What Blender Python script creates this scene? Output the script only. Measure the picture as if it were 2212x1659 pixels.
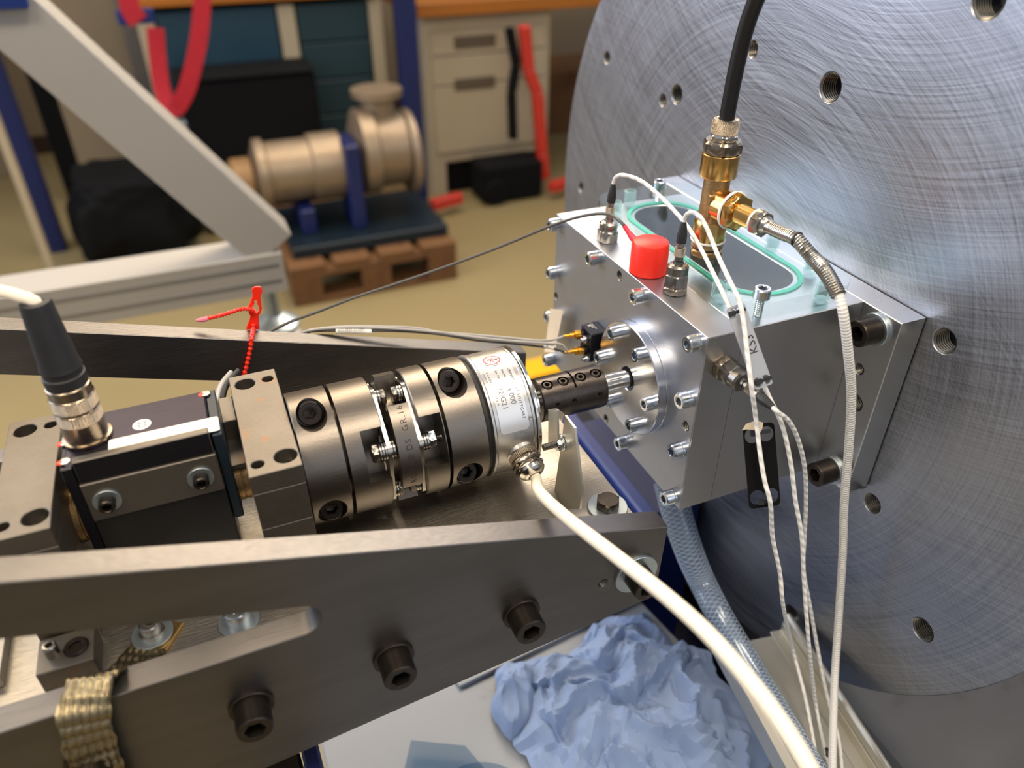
import bpy, bmesh, math, random
from mathutils import Vector as V, Matrix as Mx, noise
random.seed(5)
S = .001                                    # everything below is written in millimetres
sc = bpy.context.scene
for o in list(bpy.data.objects): bpy.data.objects.remove(o)
COL = sc.collection
# ------------------------------------------------------------------ camera, world, lights, exposure
F_PX = 1647.22; CX, CY = 1106., 829.5
CAM = V((-241, -355.6, 282.9))
RT = V((.921995, -.387198, .001435)); DN = V((-.21845, -.523227, -.823719)); FW = V((.319694, .759152, -.566996))
def ray(px, py): return RT*((px-CX)/F_PX) + DN*((py-CY)/F_PX) + FW
def at(px, py, ax, val):                    # the point of a world plane (X, Y or Z = val, mm) seen at a pixel
    d = ray(px, py); i = 'XYZ'.index(ax); return CAM + d*((val-CAM[i])/d[i])
def atd(px, py, dep): return CAM + ray(px, py)*dep
cd = bpy.data.cameras.new('camera'); cam = bpy.data.objects.new('camera', cd); COL.objects.link(cam)
R3 = Mx((RT, -DN, -FW)).transposed().to_4x4(); R3.translation = CAM*S; cam.matrix_world = R3
cd.sensor_width = 36; cd.lens = F_PX*36/2212; cd.clip_start = .01; cd.clip_end = 50
cd.dof.use_dof = True; cd.dof.focus_distance = .455; cd.dof.aperture_fstop = cd.lens*S/.0052
sc.camera = cam
sc.view_settings.view_transform = 'Standard'; sc.view_settings.look = 'None'
sc.view_settings.gamma = 1; sc.view_settings.use_curve_mapping = False; sc.view_settings.exposure = 0.0
w = bpy.data.worlds.new('world'); sc.world = w; w.use_nodes = True
bg = w.node_tree.nodes['Background']; bg.inputs[0].default_value = (.88, .91, 1, 1); bg.inputs[1].default_value = .38
def area(name, loc, tgt, sx, sy, col, watt):
    l = bpy.data.lights.new(name, 'AREA'); l.shape = 'RECTANGLE'; l.size = sx*S; l.size_y = sy*S; l.color = col; l.energy = watt
    o = bpy.data.objects.new(name, l); COL.objects.link(o); o.location = V(loc)*S
    o.rotation_euler = (V(tgt)-V(loc)).to_track_quat('-Z', 'Y').to_euler(); return o
area('ceiling_lamp', (-560, 1450, 1400), (-250, 0, 0), 1500, 600, (1, .80, .56), 22)
area('ceiling_lamp', (650, 1650, 1350), (-150, -60, 20), 1300, 600, (1, .80, .56), 31)
area('ceiling_lamp', (-950, -650, 1500), (-300, -80, -40), 800, 400, (1, .84, .64), 20)
area('ceiling_lamp', (200, -480, 1500), (-150, 0, 0), 800, 320, (1, .86, .68), 17)
area('window_light', (-2300, 1500, 900), (120, 50, 0), 2200, 1700, (.80, .86, 1), 66)
area('window_light', (1900, 2000, 1900), (60, 0, 0), 2400, 1500, (.86, .92, 1), 34)
area('window_light', (900, -1700, 900), (200, 0, -200), 1800, 1200, (.84, .90, 1), 8)
area('ceiling_lamp', (600, 2600, 1700), (300, 2600, -1000), 2200, 500, (1, .82, .60), 24)
area('ceiling_lamp', (-900, 2300, 1700), (-700, 2300, -1000), 1800, 500, (1, .84, .62), 9)

# ------------------------------------------------------------------ materials
def lin(c): return tuple((x/255/12.92 if x <= 10.3 else ((x/255+.055)/1.055)**2.4) for x in c) + (1,)
MATS = {}
def mat(name, c, metal=0., rough=.5, var=.12, vs=(60, 60, 60), bump=0., bs=(300, 300, 300), c2=None, thr=.62, ts=20, tr=None, coat=0, rvar=.0, space='Object', alpha=None):
    m = bpy.data.materials.new(name); m.use_nodes = True; nt = m.node_tree; N = nt.nodes; L = nt.links; P = N['Principled BSDF']
    tc = N.new('ShaderNodeTexCoord')
    def nz(scale, det=4, out='Fac', rg=.55):
        mp = N.new('ShaderNodeMapping'); mp.inputs['Scale'].default_value = scale; L.new(tc.outputs[space], mp.inputs[0])
        n = N.new('ShaderNodeTexNoise'); n.inputs['Scale'].default_value = 1; n.inputs['Detail'].default_value = det; n.inputs['Roughness'].default_value = rg
        L.new(mp.outputs[0], n.inputs[0]); return n.outputs[out]
    col = lin(c); f = nz(vs)
    mx = N.new('ShaderNodeMix'); mx.data_type = 'RGBA'
    mx.inputs['A'].default_value = tuple(x*(1-var*1.6) for x in col[:3])+(1,); mx.inputs['B'].default_value = tuple(min(1, x*(1+var*1.6)) for x in col[:3])+(1,)
    L.new(f, mx.inputs['Factor']); out = mx.outputs['Result']
    if c2:
        r = N.new('ShaderNodeValToRGB'); r.color_ramp.elements[0].position = thr; r.color_ramp.elements[1].position = thr+.12
        L.new(nz((ts, ts, ts), 8, rg=.65), r.inputs[0]); m2 = N.new('ShaderNodeMix'); m2.data_type = 'RGBA'
        L.new(r.outputs[0], m2.inputs['Factor']); L.new(out, m2.inputs['A']); m2.inputs['B'].default_value = lin(c2); out = m2.outputs['Result']
    L.new(out, P.inputs['Base Color']); P.inputs['Metallic'].default_value = metal; P.inputs['Roughness'].default_value = rough
    if rvar:
        mr = N.new('ShaderNodeMapRange'); mr.inputs['To Min'].default_value = max(.02, rough-rvar); mr.inputs['To Max'].default_value = rough+rvar
        L.new(nz(bs, 3), mr.inputs[0]); L.new(mr.outputs[0], P.inputs['Roughness'])
    if bump:
        b = N.new('ShaderNodeBump'); b.inputs['Strength'].default_value = bump; b.inputs['Distance'].default_value = .0004
        L.new(nz(bs, 3), b.inputs['Height']); L.new(b.outputs[0], P.inputs['Normal'])
    if coat: P.inputs['Coat Weight'].default_value = coat
    if tr: P.inputs['Transmission Weight'].default_value = tr
    MATS[name] = m; return m
alu = mat('milled_aluminium', (205, 208, 212), 1, .30, .05, (30, 30, 30), .10, (60, 1200, 60), rvar=.07)
alu_face = mat('fine_turned_face', (176, 179, 188), 1, .42, .05, (30, 30, 30), .12, (60, 1200, 60), rvar=.08)
alu_dull = mat('satin_aluminium', (176, 176, 178), 1, .42, .05, (20, 20, 20), .08, (900, 60, 900), rvar=.05)
alu_sheet = mat('sheet_aluminium', (204, 201, 190), .85, .42, .06, (20, 20, 20), .05, (500, 40, 500), rvar=.06)
flange_m = mat('turned_aluminium', (214, 217, 224), 1, .24, .04, (20, 20, 20), .05, (400, 400, 400), rvar=.06)
steel = mat('ground_steel', (108, 105, 103), 1, .42, .16, (8, 60, 60), .3, (40, 900, 900), rvar=.08)
steel_top = mat('sawn_steel', (198, 182, 158), 1, .36, .10, (12, 200, 60), .45, (60, 1500, 700), c2=(176, 140, 112), thr=.60, ts=34, rvar=.08)
plate_m = mat('scratched_steel', (168, 162, 152), 1, .42, .14, (60, 12, 60), .45, (120, 900, 500), rvar=.1)
hub_m = mat('phosphated_steel', (120, 113, 105), 1, .37, .06, (40, 40, 40), .10, (900, 900, 900), rvar=.04)
block_m = mat('rusty_steel', (118, 112, 104), 1, .53, .10, (50, 50, 50), .18, (500, 500, 500), c2=(146, 104, 74), thr=.60, ts=45, rvar=.08)
chrome = mat('polished_steel', (225, 222, 214), 1, .13, .04, bump=.03)
inox = mat('stainless_steel', (172, 168, 160), 1, .26, .06, bump=.05, rvar=.04)
inox_dk = mat('dark_stainless', (128, 124, 118), 1, .32, .06, bump=.05, rvar=.04)
zinc = mat('zinc_plating', (208, 214, 220), 1, .20, .05, (200, 200, 200), .06, (500, 500, 500), rvar=.05)
zinc_mat = mat('matt_zinc', (178, 188, 192), 1, .42, .10, (150, 150, 150), .1)
black_ox = mat('black_oxide_steel', (60, 54, 49), .85, .34, .2, (200, 200, 200), .12, (500, 500, 500), c2=(92, 74, 52), thr=.66, ts=160)
sleeve_m = mat('black_oxide_sleeve', (72, 66, 62), .9, .30, .18, (60, 200, 200), .16, (200, 900, 900), rvar=.06)
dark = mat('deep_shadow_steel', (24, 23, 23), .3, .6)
thread_m = mat('oily_thread', (120, 116, 108), 1, .35, .1)
brass = mat('brass', (206, 168, 104), 1, .24, .08, (80, 80, 80), .05, (60, 60, 1200), rvar=.05)
brass_cast = mat('cast_brass', (176, 144, 100), 1, .40, .15, (200, 200, 200), .5, (700, 700, 700))
nickel_dk = mat('aged_nickel', (150, 138, 122), 1, .26, .12, (200, 200, 200), .3, (700, 700, 700))
gold = mat('gold_plating', (232, 170, 60), 1, .24, .1, (400, 400, 400), .2, (1500, 1500, 1500))
white_pl = mat('white_plastic', (232, 232, 228), 0, .45, .02)
cream = mat('cream_cable_sheath', (236, 226, 206), 0, .42, .03, (30, 30, 30), .05)
blackp = mat('black_plastic', (20, 19, 20), 0, .36, .2, bump=.05)
blackr = mat('black_rubber', (30, 30, 32), 0, .55, .2, bump=.05)
black_an = mat('black_anodised', (30, 29, 36), .6, .34, .2, (60, 900, 60), .06, (60, 1200, 60))
sensor_top = mat('brushed_black_anodising', (50, 46, 56), .85, .34, .15, (40, 900, 900), .12, (40, 1500, 1500))
sensor_blue = mat('blue_black_paint', (20, 34, 44), .2, .4, .1)
red_cap = mat('red_silicone', (238, 44, 26), 0, .42, .03)
red_pl = mat('red_plastic', (240, 40, 14), 0, .30, .03)
pink = mat('pink_heatshrink', (224, 62, 84), 0, .4, .05)
pinktip = mat('worn_pink_plastic', (222, 120, 140), 0, .5, .1)
teal_r = mat('green_gasket', (60, 190, 168), 0, .5, .03)
greyc = mat('grey_cable_sheath', (150, 147, 144), 0, .42, .03)
dgreyc = mat('dark_grey_cable_sheath', (70, 68, 66), 0, .45, .05)
paper = mat('white_label', (236, 232, 222), 0, .55, .02)
silverlab = mat('silver_label', (214, 214, 214), .75, .34, .02)
ink = mat('black_ink', (24, 22, 24), 0, .5, .02)
grey_ink = mat('grey_ink', (96, 96, 98), 0, .5, .02)
redink = mat('red_ink', (190, 40, 36), 0, .5, .02)
engr = mat('engraving', (62, 54, 48), .5, .5, .05)
tag_silver = mat('silver_tag', (176, 176, 178), .8, .38, .03)
tag_black = mat('black_tag', (7, 7, 8), 0, .8, .05); tag_black.node_tree.nodes['Principled BSDF'].inputs['Specular IOR Level'].default_value = .15
tape = mat('masking_tape', (214, 196, 168), 0, .6, .1)
castalu = mat('cast_aluminium', (196, 194, 190), 1, .34, .06, (60, 60, 60), .5, (260, 260, 260), rvar=.05)
braidm = mat('tinned_braid', (150, 136, 106), 1, .36, .2, (300, 300, 300), .5, (1200, 1200, 1200), c2=(110, 70, 36), thr=.68, ts=120)
bluepap = mat('blue_paper', (128, 148, 184), 0, .85, .08, (40, 40, 40), .25, (200, 200, 200))
floor_m = mat('tan_floor_paint', (146, 130, 92), 0, .38, .06, (2, 2, 2))
wall_m = mat('beige_wall_paint', (140, 124, 100), 0, .8, .04, (1, 1, 1))
white_lac = mat('off_white_lacquer', (176, 160, 132), 0, .5, .03, (2, 2, 2))
table_m = mat('pale_worktop', (140, 146, 154), 0, .42, .05, (14, 14, 14), c2=(122, 124, 124), thr=.60, ts=18)
navy = mat('navy_paint', (16, 42, 110), 0, .38, .1, (6, 6, 6))
blue_lac = mat('blue_lacquer', (10, 26, 78), 0, .45, .1, (6, 6, 6))
teal = mat('teal_lacquer', (20, 56, 72), 0, .5, .06, (3, 3, 3))
teal_d = mat('dark_teal_lacquer', (22, 50, 56), 0, .5, .06, (3, 3, 3))
orange_w = mat('beech_worktop', (164, 96, 22), 0, .45, .1, (4, 60, 60))
wood = mat('pallet_wood', (104, 70, 36), 0, .75, .25, (6, 60, 60), c2=(84, 50, 24), thr=.55, ts=8)
blackbg = mat('black_fabric', (8, 8, 9), 0, .85, .2, (10, 10, 10)); blackbg.node_tree.nodes['Principled BSDF'].inputs['Specular IOR Level'].default_value = .2
extr = mat('anodised_extrusion', (188, 184, 178), .55, .45, .04, (4, 4, 4))
redbg = mat('red_strap_fabric', (170, 16, 36), 0, .7, .1, (30, 30, 30))
redpaint = mat('red_paint', (196, 50, 34), 0, .4, .1)
motor_m = mat('cast_motor_housing', (150, 132, 110), .6, .45, .12, (20, 20, 20))
slab_m = mat('dark_machine_bed', (66, 67, 70), .4, .6, .16, (9, 30, 9), .2, (120, 300, 120), c2=(50, 50, 52), thr=.6, ts=14)
yellow_m = mat('yellow_paint', (232, 176, 12), 0, .4, .04)
darkbrown = mat('dark_brown_board', (52, 32, 18), 0, .7, .1)

def clear_mat(name, tint, edge, fac):
    m = bpy.data.materials.new(name); m.use_nodes = True; nt = m.node_tree; N = nt.nodes; L = nt.links; N.clear()
    o = N.new('ShaderNodeOutputMaterial'); t = N.new('ShaderNodeBsdfTransparent'); t.inputs[0].default_value = tint
    g = N.new('ShaderNodeBsdfGlossy'); g.inputs['Roughness'].default_value = edge; g.inputs[0].default_value = (.85, .95, 1, 1)
    fr = N.new('ShaderNodeFresnel'); fr.inputs['IOR'].default_value = fac; mx = N.new('ShaderNodeMixShader')
    ge = N.new('ShaderNodeNewGeometry'); iv = N.new('ShaderNodeMath'); iv.operation = 'SUBTRACT'; iv.inputs[0].default_value = 1; L.new(ge.outputs['Backfacing'], iv.inputs[1])
    ml = N.new('ShaderNodeMath'); ml.operation = 'MULTIPLY'; L.new(fr.outputs[0], ml.inputs[0]); L.new(iv.outputs[0], ml.inputs[1]); L.new(ml.outputs[0], mx.inputs[0]); L.new(t.outputs[0], mx.inputs[1]); L.new(g.outputs[0], mx.inputs[2]); L.new(mx.outputs[0], o.inputs[0]); return m
acrylic = clear_mat('clear_acrylic', (.95, .98, .97, 1), .05, 1.45)
acr_edge = clear_mat('acrylic_sawn_edge', (.80, .92, .92, 1), .35, 1.50)
hose_m = clear_mat('clear_hose_wall', (.80, .86, .93, 1), .12, 1.6)
lid_pl = clear_mat('clear_plastic_dish', (.72, .80, .88, 1), .08, 1.6)

for q_ in (acr_edge,):  # pale cyan mixed into the edge colour paints in its glints
    nt = q_.node_tree; mo = nt.nodes['Material Output']; last = mo.inputs[0].links[0].from_socket; df = nt.nodes.new('ShaderNodeBsdfTranslucent'); df.inputs[0].default_value = (.75, .93, .95, 1)
    d2 = nt.nodes.new('ShaderNodeBsdfDiffuse'); d2.inputs[0].default_value = (.78, .93, .95, 1); a0 = nt.nodes.new('ShaderNodeMixShader'); a0.inputs[0].default_value = .5; nt.links.new(df.outputs[0], a0.inputs[1]); nt.links.new(d2.outputs[0], a0.inputs[2])
    a1 = nt.nodes.new('ShaderNodeMixShader'); a1.inputs[0].default_value = .18; nt.links.new(last, a1.inputs[1]); nt.links.new(a0.outputs[0], a1.inputs[2]); nt.links.new(a1.outputs[0], mo.inputs[0])
def disc_mat():
    m = bpy.data.materials.new('turned_disc_steel'); m.use_nodes = True; nt = m.node_tree; N = nt.nodes; L = nt.links; P = N['Principled BSDF']
    tc = N.new('ShaderNodeTexCoord')
    def fam(cy, cz, scale, det):
        s = N.new('ShaderNodeVectorMath'); s.operation = 'DISTANCE'; L.new(tc.outputs['Object'], s.inputs[0]); s.inputs[1].default_value = (0, cy*S, cz*S)
        sm = N.new('ShaderNodeMath'); sm.operation = 'MULTIPLY'; sm.inputs[1].default_value = scale; L.new(s.outputs['Value'], sm.inputs[0])
        n = N.new('ShaderNodeTexNoise'); n.noise_dimensions = '4D'; n.inputs['Scale'].default_value = 1; n.inputs['Detail'].default_value = det; n.inputs['Roughness'].default_value = .7
        mp = N.new('ShaderNodeMapping'); mp.inputs['Scale'].default_value = (9, 9, 9); L.new(tc.outputs['Object'], mp.inputs[0]); L.new(mp.outputs[0], n.inputs['Vector']); L.new(sm.outputs[0], n.inputs['W'])
        return n.outputs['Fac']
    def math2(op, a, b):
        k = N.new('ShaderNodeMath'); k.operation = op
        for i, x in enumerate((a, b)):
            if isinstance(x, (int, float)): k.inputs[i].default_value = x
            else: L.new(x, k.inputs[i])
        return k.outputs[0]
    a = fam(0, 0, 800, 2); b = fam(-60, 430, 800, 2); c = fam(300, -700, 800, 2); big = fam(0, 0, 40, 3)
    h = math2('ADD', math2('ADD', a, b), math2('MULTIPLY', c, .6))
    bp = N.new('ShaderNodeBump'); bp.inputs['Strength'].default_value = .16; bp.inputs['Distance'].default_value = .00025; L.new(h, bp.inputs['Height']); L.new(bp.outputs[0], P.inputs['Normal'])
    mr = N.new('ShaderNodeMapRange'); mr.inputs['From Min'].default_value = .9; mr.inputs['From Max'].default_value = 1.7; L.new(h, mr.inputs[0])
    cr = N.new('ShaderNodeValToRGB'); cr.color_ramp.elements[0].color = lin((138, 141, 149)); cr.color_ramp.elements[1].color = lin((186, 189, 198)); L.new(mr.outputs[0], cr.inputs[0])
    L.new(cr.outputs[0], P.inputs['Base Color']); P.inputs['Metallic'].default_value = 1
    r2 = N.new('ShaderNodeMapRange'); r2.inputs['To Min'].default_value = .30; r2.inputs['To Max'].default_value = .48; L.new(mr.outputs[0], r2.inputs[0]); L.new(r2.outputs[0], P.inputs['Roughness'])
    return m
disc_m = disc_mat()
def braid_uv(name, c, fu, fv, rough=.55, depth=.35, cross=True):
    m = bpy.data.materials.new(name); m.use_nodes = True; nt = m.node_tree; N = nt.nodes; L = nt.links; P = N['Principled BSDF']
    P.inputs['Base Color'].default_value = lin(c); P.inputs['Roughness'].default_value = rough
    tc = N.new('ShaderNodeTexCoord'); hs = []
    for s in ((1, -1) if cross else (1,)):
        mp = N.new('ShaderNodeMapping'); mp.inputs['Scale'].default_value = (fu, s*fv, 0); L.new(tc.outputs['UV'], mp.inputs[0])
        sp = N.new('ShaderNodeSeparateXYZ'); L.new(mp.outputs[0], sp.inputs[0])
        ad = N.new('ShaderNodeMath'); ad.operation = 'ADD'; L.new(sp.outputs[0], ad.inputs[0]); L.new(sp.outputs[1], ad.inputs[1])
        sn = N.new('ShaderNodeMath'); sn.operation = 'SINE'; L.new(ad.outputs[0], sn.inputs[0]); hs.append(sn.outputs[0])
    h = hs[0]
    if cross:
        k = N.new('ShaderNodeMath'); k.operation = 'MULTIPLY'; L.new(hs[0], k.inputs[0]); L.new(hs[1], k.inputs[1]); h = k.outputs[0]
    b = N.new('ShaderNodeBump'); b.inputs['Strength'].default_value = depth; b.inputs['Distance'].default_value = .0005; L.new(h, b.inputs['Height']); L.new(b.outputs[0], P.inputs['Normal']); return m
white_br = braid_uv('white_braided_sheath', (222, 220, 214), 6*math.pi, 2*math.pi*260, .6, .5)
white_tw = braid_uv('white_wrapped_sheath', (224, 222, 216), 2*math.pi, 2*math.pi*150, .5, .45, False)
knurl_m = braid_uv('knurled_nickel', (190, 176, 156), 2*math.pi*26, 2*math.pi*1000, .25, .9); knurl_m.node_tree.nodes['Principled BSDF'].inputs['Metallic'].default_value = 1

# ------------------------------------------------------------------ object helpers
WM = {}
def place(o, parent, mw):
    COL.objects.link(o); m = mw.copy(); m.translation = m.translation*S
    if parent is not None: o.parent = parent; o.matrix_parent_inverse = WM[parent.name].inverted()
    o.matrix_basis = m; WM[o.name] = m; return o
def tag(o, label, cat, group=None):
    o['label'] = label; o['category'] = cat
    if group: o['group'] = group
    return o
def thing(name, label, cat, loc, group=None):
    o = bpy.data.objects.new(name, None); o.empty_display_size = .01; place(o, None, Mx.Translation(V(loc))); return tag(o, label, cat, group)
def mesh(verts, faces, mats, fm=None, sharp=32, uv=None, bev=0, seg=1):
    me = bpy.data.meshes.new('mesh'); bm = bmesh.new()
    vs = [bm.verts.new(V(v)*S) for v in verts]
    for i, f in enumerate(faces):
        try: q = bm.faces.new([vs[j] for j in f])
        except ValueError: continue
        q.material_index = fm[i] if fm else 0
        if uv:
            ul = bm.loops.layers.uv.verify()
            for lp, t in zip(q.loops, uv[i]): lp[ul].uv = t
    bmesh.ops.recalc_face_normals(bm, faces=bm.faces)
    if bev: bmesh.ops.bevel(bm, geom=[e for e in bm.edges if len(e.link_faces) == 2 and e.calc_face_angle(0) > .6], offset=bev*S, segments=seg, profile=.7, affect='EDGES', clamp_overlap=True)
    finish(bm, sharp); bm.to_mesh(me); bm.free()
    for m in (mats if isinstance(mats, (list, tuple)) else [mats]): me.materials.append(m)
    return me
def finish(bm, sharp=32):
    for f in bm.faces: f.smooth = True
    for e in bm.edges: e.smooth = len(e.link_faces) == 2 and e.calc_face_angle(0) < math.radians(sharp)
def put(name, me, parent=None, mw=None): return place(bpy.data.objects.new(name, me), parent, mw or Mx.Identity(4))
def T(*a): return Mx.Translation(V(a if len(a) == 3 else a[0]))
def frame(org, zax, xref=(0, 0, 1)):        # local Z along zax
    z = V(zax).normalized(); x = V(xref); x = (x-z*x.dot(z))
    if x.length < 1e-4: x = V((1, 0, 0)) - z*z.x
    x.normalize(); y = z.cross(x); m = Mx((x, y, z)).transposed().to_4x4(); m.translation = V(org); return m
def box(name, x0, x1, y0, y1, z0, z1, m, parent=None, bev=.4):
    c = V(((x0+x1)/2, (y0+y1)/2, (z0+z1)/2)); a, b, d = abs(x1-x0)/2, abs(y1-y0)/2, abs(z1-z0)/2
    vs = [(sx*a, sy*b, sz*d) for sz in (-1, 1) for sy in (-1, 1) for sx in (-1, 1)]
    fs = [(0, 1, 3, 2), (4, 6, 7, 5), (0, 4, 5, 1), (2, 3, 7, 6), (0, 2, 6, 4), (1, 5, 7, 3)]
    return put(name, mesh(vs, fs, m, bev=bev), parent, T(c))
def lathe(prof, m, n=36, fm=None, sharp=32, uvk=False):
    vs, fs, ms, idx, uvs = [], [], [], [], []
    for p in prof:
        r, z = p[0], p[1]
        if r == 0: idx.append([len(vs)]); vs.append((0, 0, z)); continue
        k = []
        for i in range(n):
            t = 2*math.pi*i/n; rr = r
            if len(p) > 2: d = math.degrees(t) % 60 - 30; rr = r/math.cos(math.radians(d))
            k.append(len(vs)); vs.append((rr*math.cos(t), rr*math.sin(t), z))
        idx.append(k)
    for j in range(len(idx)-1):
        a, b = idx[j], idx[j+1]
        for i in range(n):
            q = (i+1) % n
            if len(a) == 1 and len(b) == 1: continue
            if len(a) == 1: f = (a[0], b[q], b[i])
            elif len(b) == 1: f = (a[i], a[q], b[0])
            else: f = (a[i], a[q], b[q], b[i])
            fs.append(f); ms.append(fm[j] if fm else 0)
            if uvk:
                u0, u1 = i/n, (i+1)/n; z0, z1 = prof[j][1]*S, prof[j+1][1]*S
                uvs.append([(u0, z0), (u1, z0), (u1, z1), (u0, z1)][:len(f)])
    return mesh(vs, fs, m, ms, sharp, uvs if uvk else None)
def tube_pts(pts, step):
    P = [V(p) for p in pts]; P = [P[0]*2-P[1]]+P+[P[-1]*2-P[-2]]; out = []
    for i in range(1, len(P)-2):
        a, b, c, d = P[i-1:i+3]; n = max(2, int((c-b).length/step))
        for k in range(n):
            t = k/n; out.append(.5*((2*b)+(c-a)*t+(2*a-5*b+4*c-d)*t*t+(3*b-a-3*c+d)*t**3))
    out.append(P[-2]); return out
def frames(path):
    res = []; t0 = (path[1]-path[0]).normalized(); nx = t0.orthogonal().normalized()
    for i, p in enumerate(path):
        t = (path[min(i+1, len(path)-1)]-path[max(i-1, 0)]).normalized(); nx = (nx-t*nx.dot(t)).normalized(); res.append((p, t, nx, t.cross(nx)))
    return res
def tube(pts, r, m, n=12, step=4, smooth=True, rfun=None, caps=True):
    path = tube_pts(pts, step) if smooth else [V(p) for p in pts]; org = path[0].copy(); fr = frames(path)
    vs, fs, uv = [], [], []; L = 0; Ls = [0]
    for i in range(1, len(path)): L += (path[i]-path[i-1]).length; Ls.append(L)
    for i, (p, t, x, y) in enumerate(fr):
        rr = rfun(Ls[i], L) if rfun else r
        for k in range(n): a = 2*math.pi*k/n; vs.append(p-org+x*math.cos(a)*rr+y*math.sin(a)*rr)
    for i in range(len(path)-1):
        for k in range(n):
            q = (k+1) % n; fs.append((i*n+k, i*n+q, (i+1)*n+q, (i+1)*n+k))
            uv.append([(k/n, Ls[i]*S), ((k+1)/n, Ls[i]*S), ((k+1)/n, Ls[i+1]*S), (k/n, Ls[i+1]*S)])
    if caps:
        fs += [tuple(range(n)), tuple(range((len(path)-1)*n, len(path)*n))]; uv += [[(0, 0)]*n]*2
    return mesh(vs, fs, m, None, 50, uv), T(org)
def cable(name, pts, r, m, parent=None, **k):
    me, mw = tube(pts, r, m, **k); return put(name, me, parent, mw)
def circ(cx, cy, r, n=28): return [(cx+r*math.cos(2*math.pi*i/n), cy+r*math.sin(2*math.pi*i/n)) for i in range(n)]
def rrect(x0, x1, y0, y1, r, n=8):
    out = []
    for cx, cy, a in ((x1-r, y1-r, 0), (x0+r, y1-r, 90), (x0+r, y0+r, 180), (x1-r, y0+r, 270)):
        for i in range(n+1): t = math.radians(a+90*i/n); out.append((cx+r*math.cos(t), cy+r*math.sin(t)))
    return out
def plate(outline, holes, th, m, bev=.3, side=None):  # flat plate in local XY, from z=-th to 0, real holes
    cu = bpy.data.curves.new('c', 'CURVE'); cu.dimensions = '2D'; cu.fill_mode = 'BOTH'
    def ar(p): return sum(p[i][0]*p[(i+1) % len(p)][1]-p[(i+1) % len(p)][0]*p[i][1] for i in range(len(p)))
    for k, pts in enumerate([outline]+list(holes)):
        if (ar(pts) < 0) == (k == 0): pts = pts[::-1]
        s = cu.splines.new('POLY'); s.points.add(len(pts)-1); s.use_cyclic_u = True
        for q, p in zip(s.points, pts): q.co = (p[0]*S, p[1]*S, 0, 1)
    cu.bevel_depth = bev*S; cu.offset = -bev*S; cu.extrude = (th/2-bev)*S; cu.bevel_resolution = 0
    o = bpy.data.objects.new('t', cu); COL.objects.link(o); bpy.context.view_layer.update()
    me = bpy.data.meshes.new_from_object(o.evaluated_get(bpy.context.evaluated_depsgraph_get())); bpy.data.objects.remove(o)
    bm = bmesh.new(); bm.from_mesh(me); bmesh.ops.remove_doubles(bm, verts=bm.verts, dist=1e-6)
    bmesh.ops.translate(bm, verts=bm.verts, vec=(0, 0, -th/2*S)); bmesh.ops.recalc_face_normals(bm, faces=bm.faces)
    if side:
        for f in bm.faces: f.material_index = 1 if abs(f.normal.z) < .5 else 0
    finish(bm, 32); bm.to_mesh(me); bm.free(); me.materials.clear(); me.materials.append(m)
    if side: me.materials.append(side)
    return me
def text_me(body, size, m, ext=.03, align='LEFT', wrap=None, spacing=1):
    cu = bpy.data.curves.new('t', 'FONT'); cu.body = body; cu.size = size*S; cu.extrude = ext*S; cu.align_x = align; cu.resolution_u = 3; cu.space_character = spacing
    o = bpy.data.objects.new('t', cu); COL.objects.link(o); bpy.context.view_layer.update()
    me = bpy.data.meshes.new_from_object(o.evaluated_get(bpy.context.evaluated_depsgraph_get())); bpy.data.objects.remove(o)
    if wrap:
        for v in me.vertices: v.co = V(wrap(v.co.x/S, v.co.y/S, v.co.z/S))*S
    me.materials.clear(); me.materials.append(m); return me
def boolean(me, cutters, op='DIFFERENCE'):
    a = bpy.data.objects.new('a', me); COL.objects.link(a); tmp = [a]
    for c in cutters:
        cm, mw = c; b = bpy.data.objects.new('b', cm); COL.objects.link(b); m = mw.copy(); m.translation = m.translation*S; b.matrix_world = m; tmp.append(b)
        md = a.modifiers.new('m', 'BOOLEAN'); md.object = b; md.operation = op; md.solver = 'EXACT'
    bpy.context.view_layer.update(); out = bpy.data.meshes.new_from_object(a.evaluated_get(bpy.context.evaluated_depsgraph_get()))
    for t in tmp: bpy.data.objects.remove(t)
    bm = bmesh.new(); bm.from_mesh(out); finish(bm, 30)
    bm.to_mesh(out); bm.free(); return out
CACHE = {}
def capscrew(parent, org, ax, R, h, hx, m, name='cap_screw', wash=None, wm=None, rot=0):
    k = ('s', R, h, hx, m.name)
    if k not in CACHE: CACHE[k] = lathe([(0, 0), (R, 0), (R, h-.7), (R-.6, h), (hx*1.28, h), (hx*1.18, h-.3), (hx, h-.3, 1), (hx*.98, h-h*.8, 1), (0, h-h*.9)], m, 36)
    off = 0
    if wash:
        Rw, tw = wash; kk = ('w', Rw, tw, (wm or m).name)
        if kk not in CACHE: CACHE[kk] = lathe([(0, 0), (Rw, 0), (Rw, tw*.8), (Rw-tw*.2, tw), (0, tw)], wm or m, 36)
        off = tw
    xr = Mx.Rotation(math.radians(rot), 3, V(ax).normalized()) @ (V((0, 0, 1)) if abs(V(ax).z) < .9 else V((1, 0, 0)))
    o = put(name, CACHE[k], parent, frame(V(org)+V(ax).normalized()*off, ax, xr))
    if wash: put('washer', CACHE[kk], o, frame(org, ax))
    return o
def hexpart(parent, org, ax, r, h, m, name='hex_nut', n=36, bore=0, ch=.12):
    k = ('h', r, h, m.name, bore)
    c = r*ch
    if k not in CACHE: CACHE[k] = lathe([(bore, 0), (r*.98, 0), (r, c, 1), (r, h-c, 1), (r*.96, h), (bore, h)], m, n)
    return put(name, CACHE[k], parent, frame(org, ax))
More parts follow.
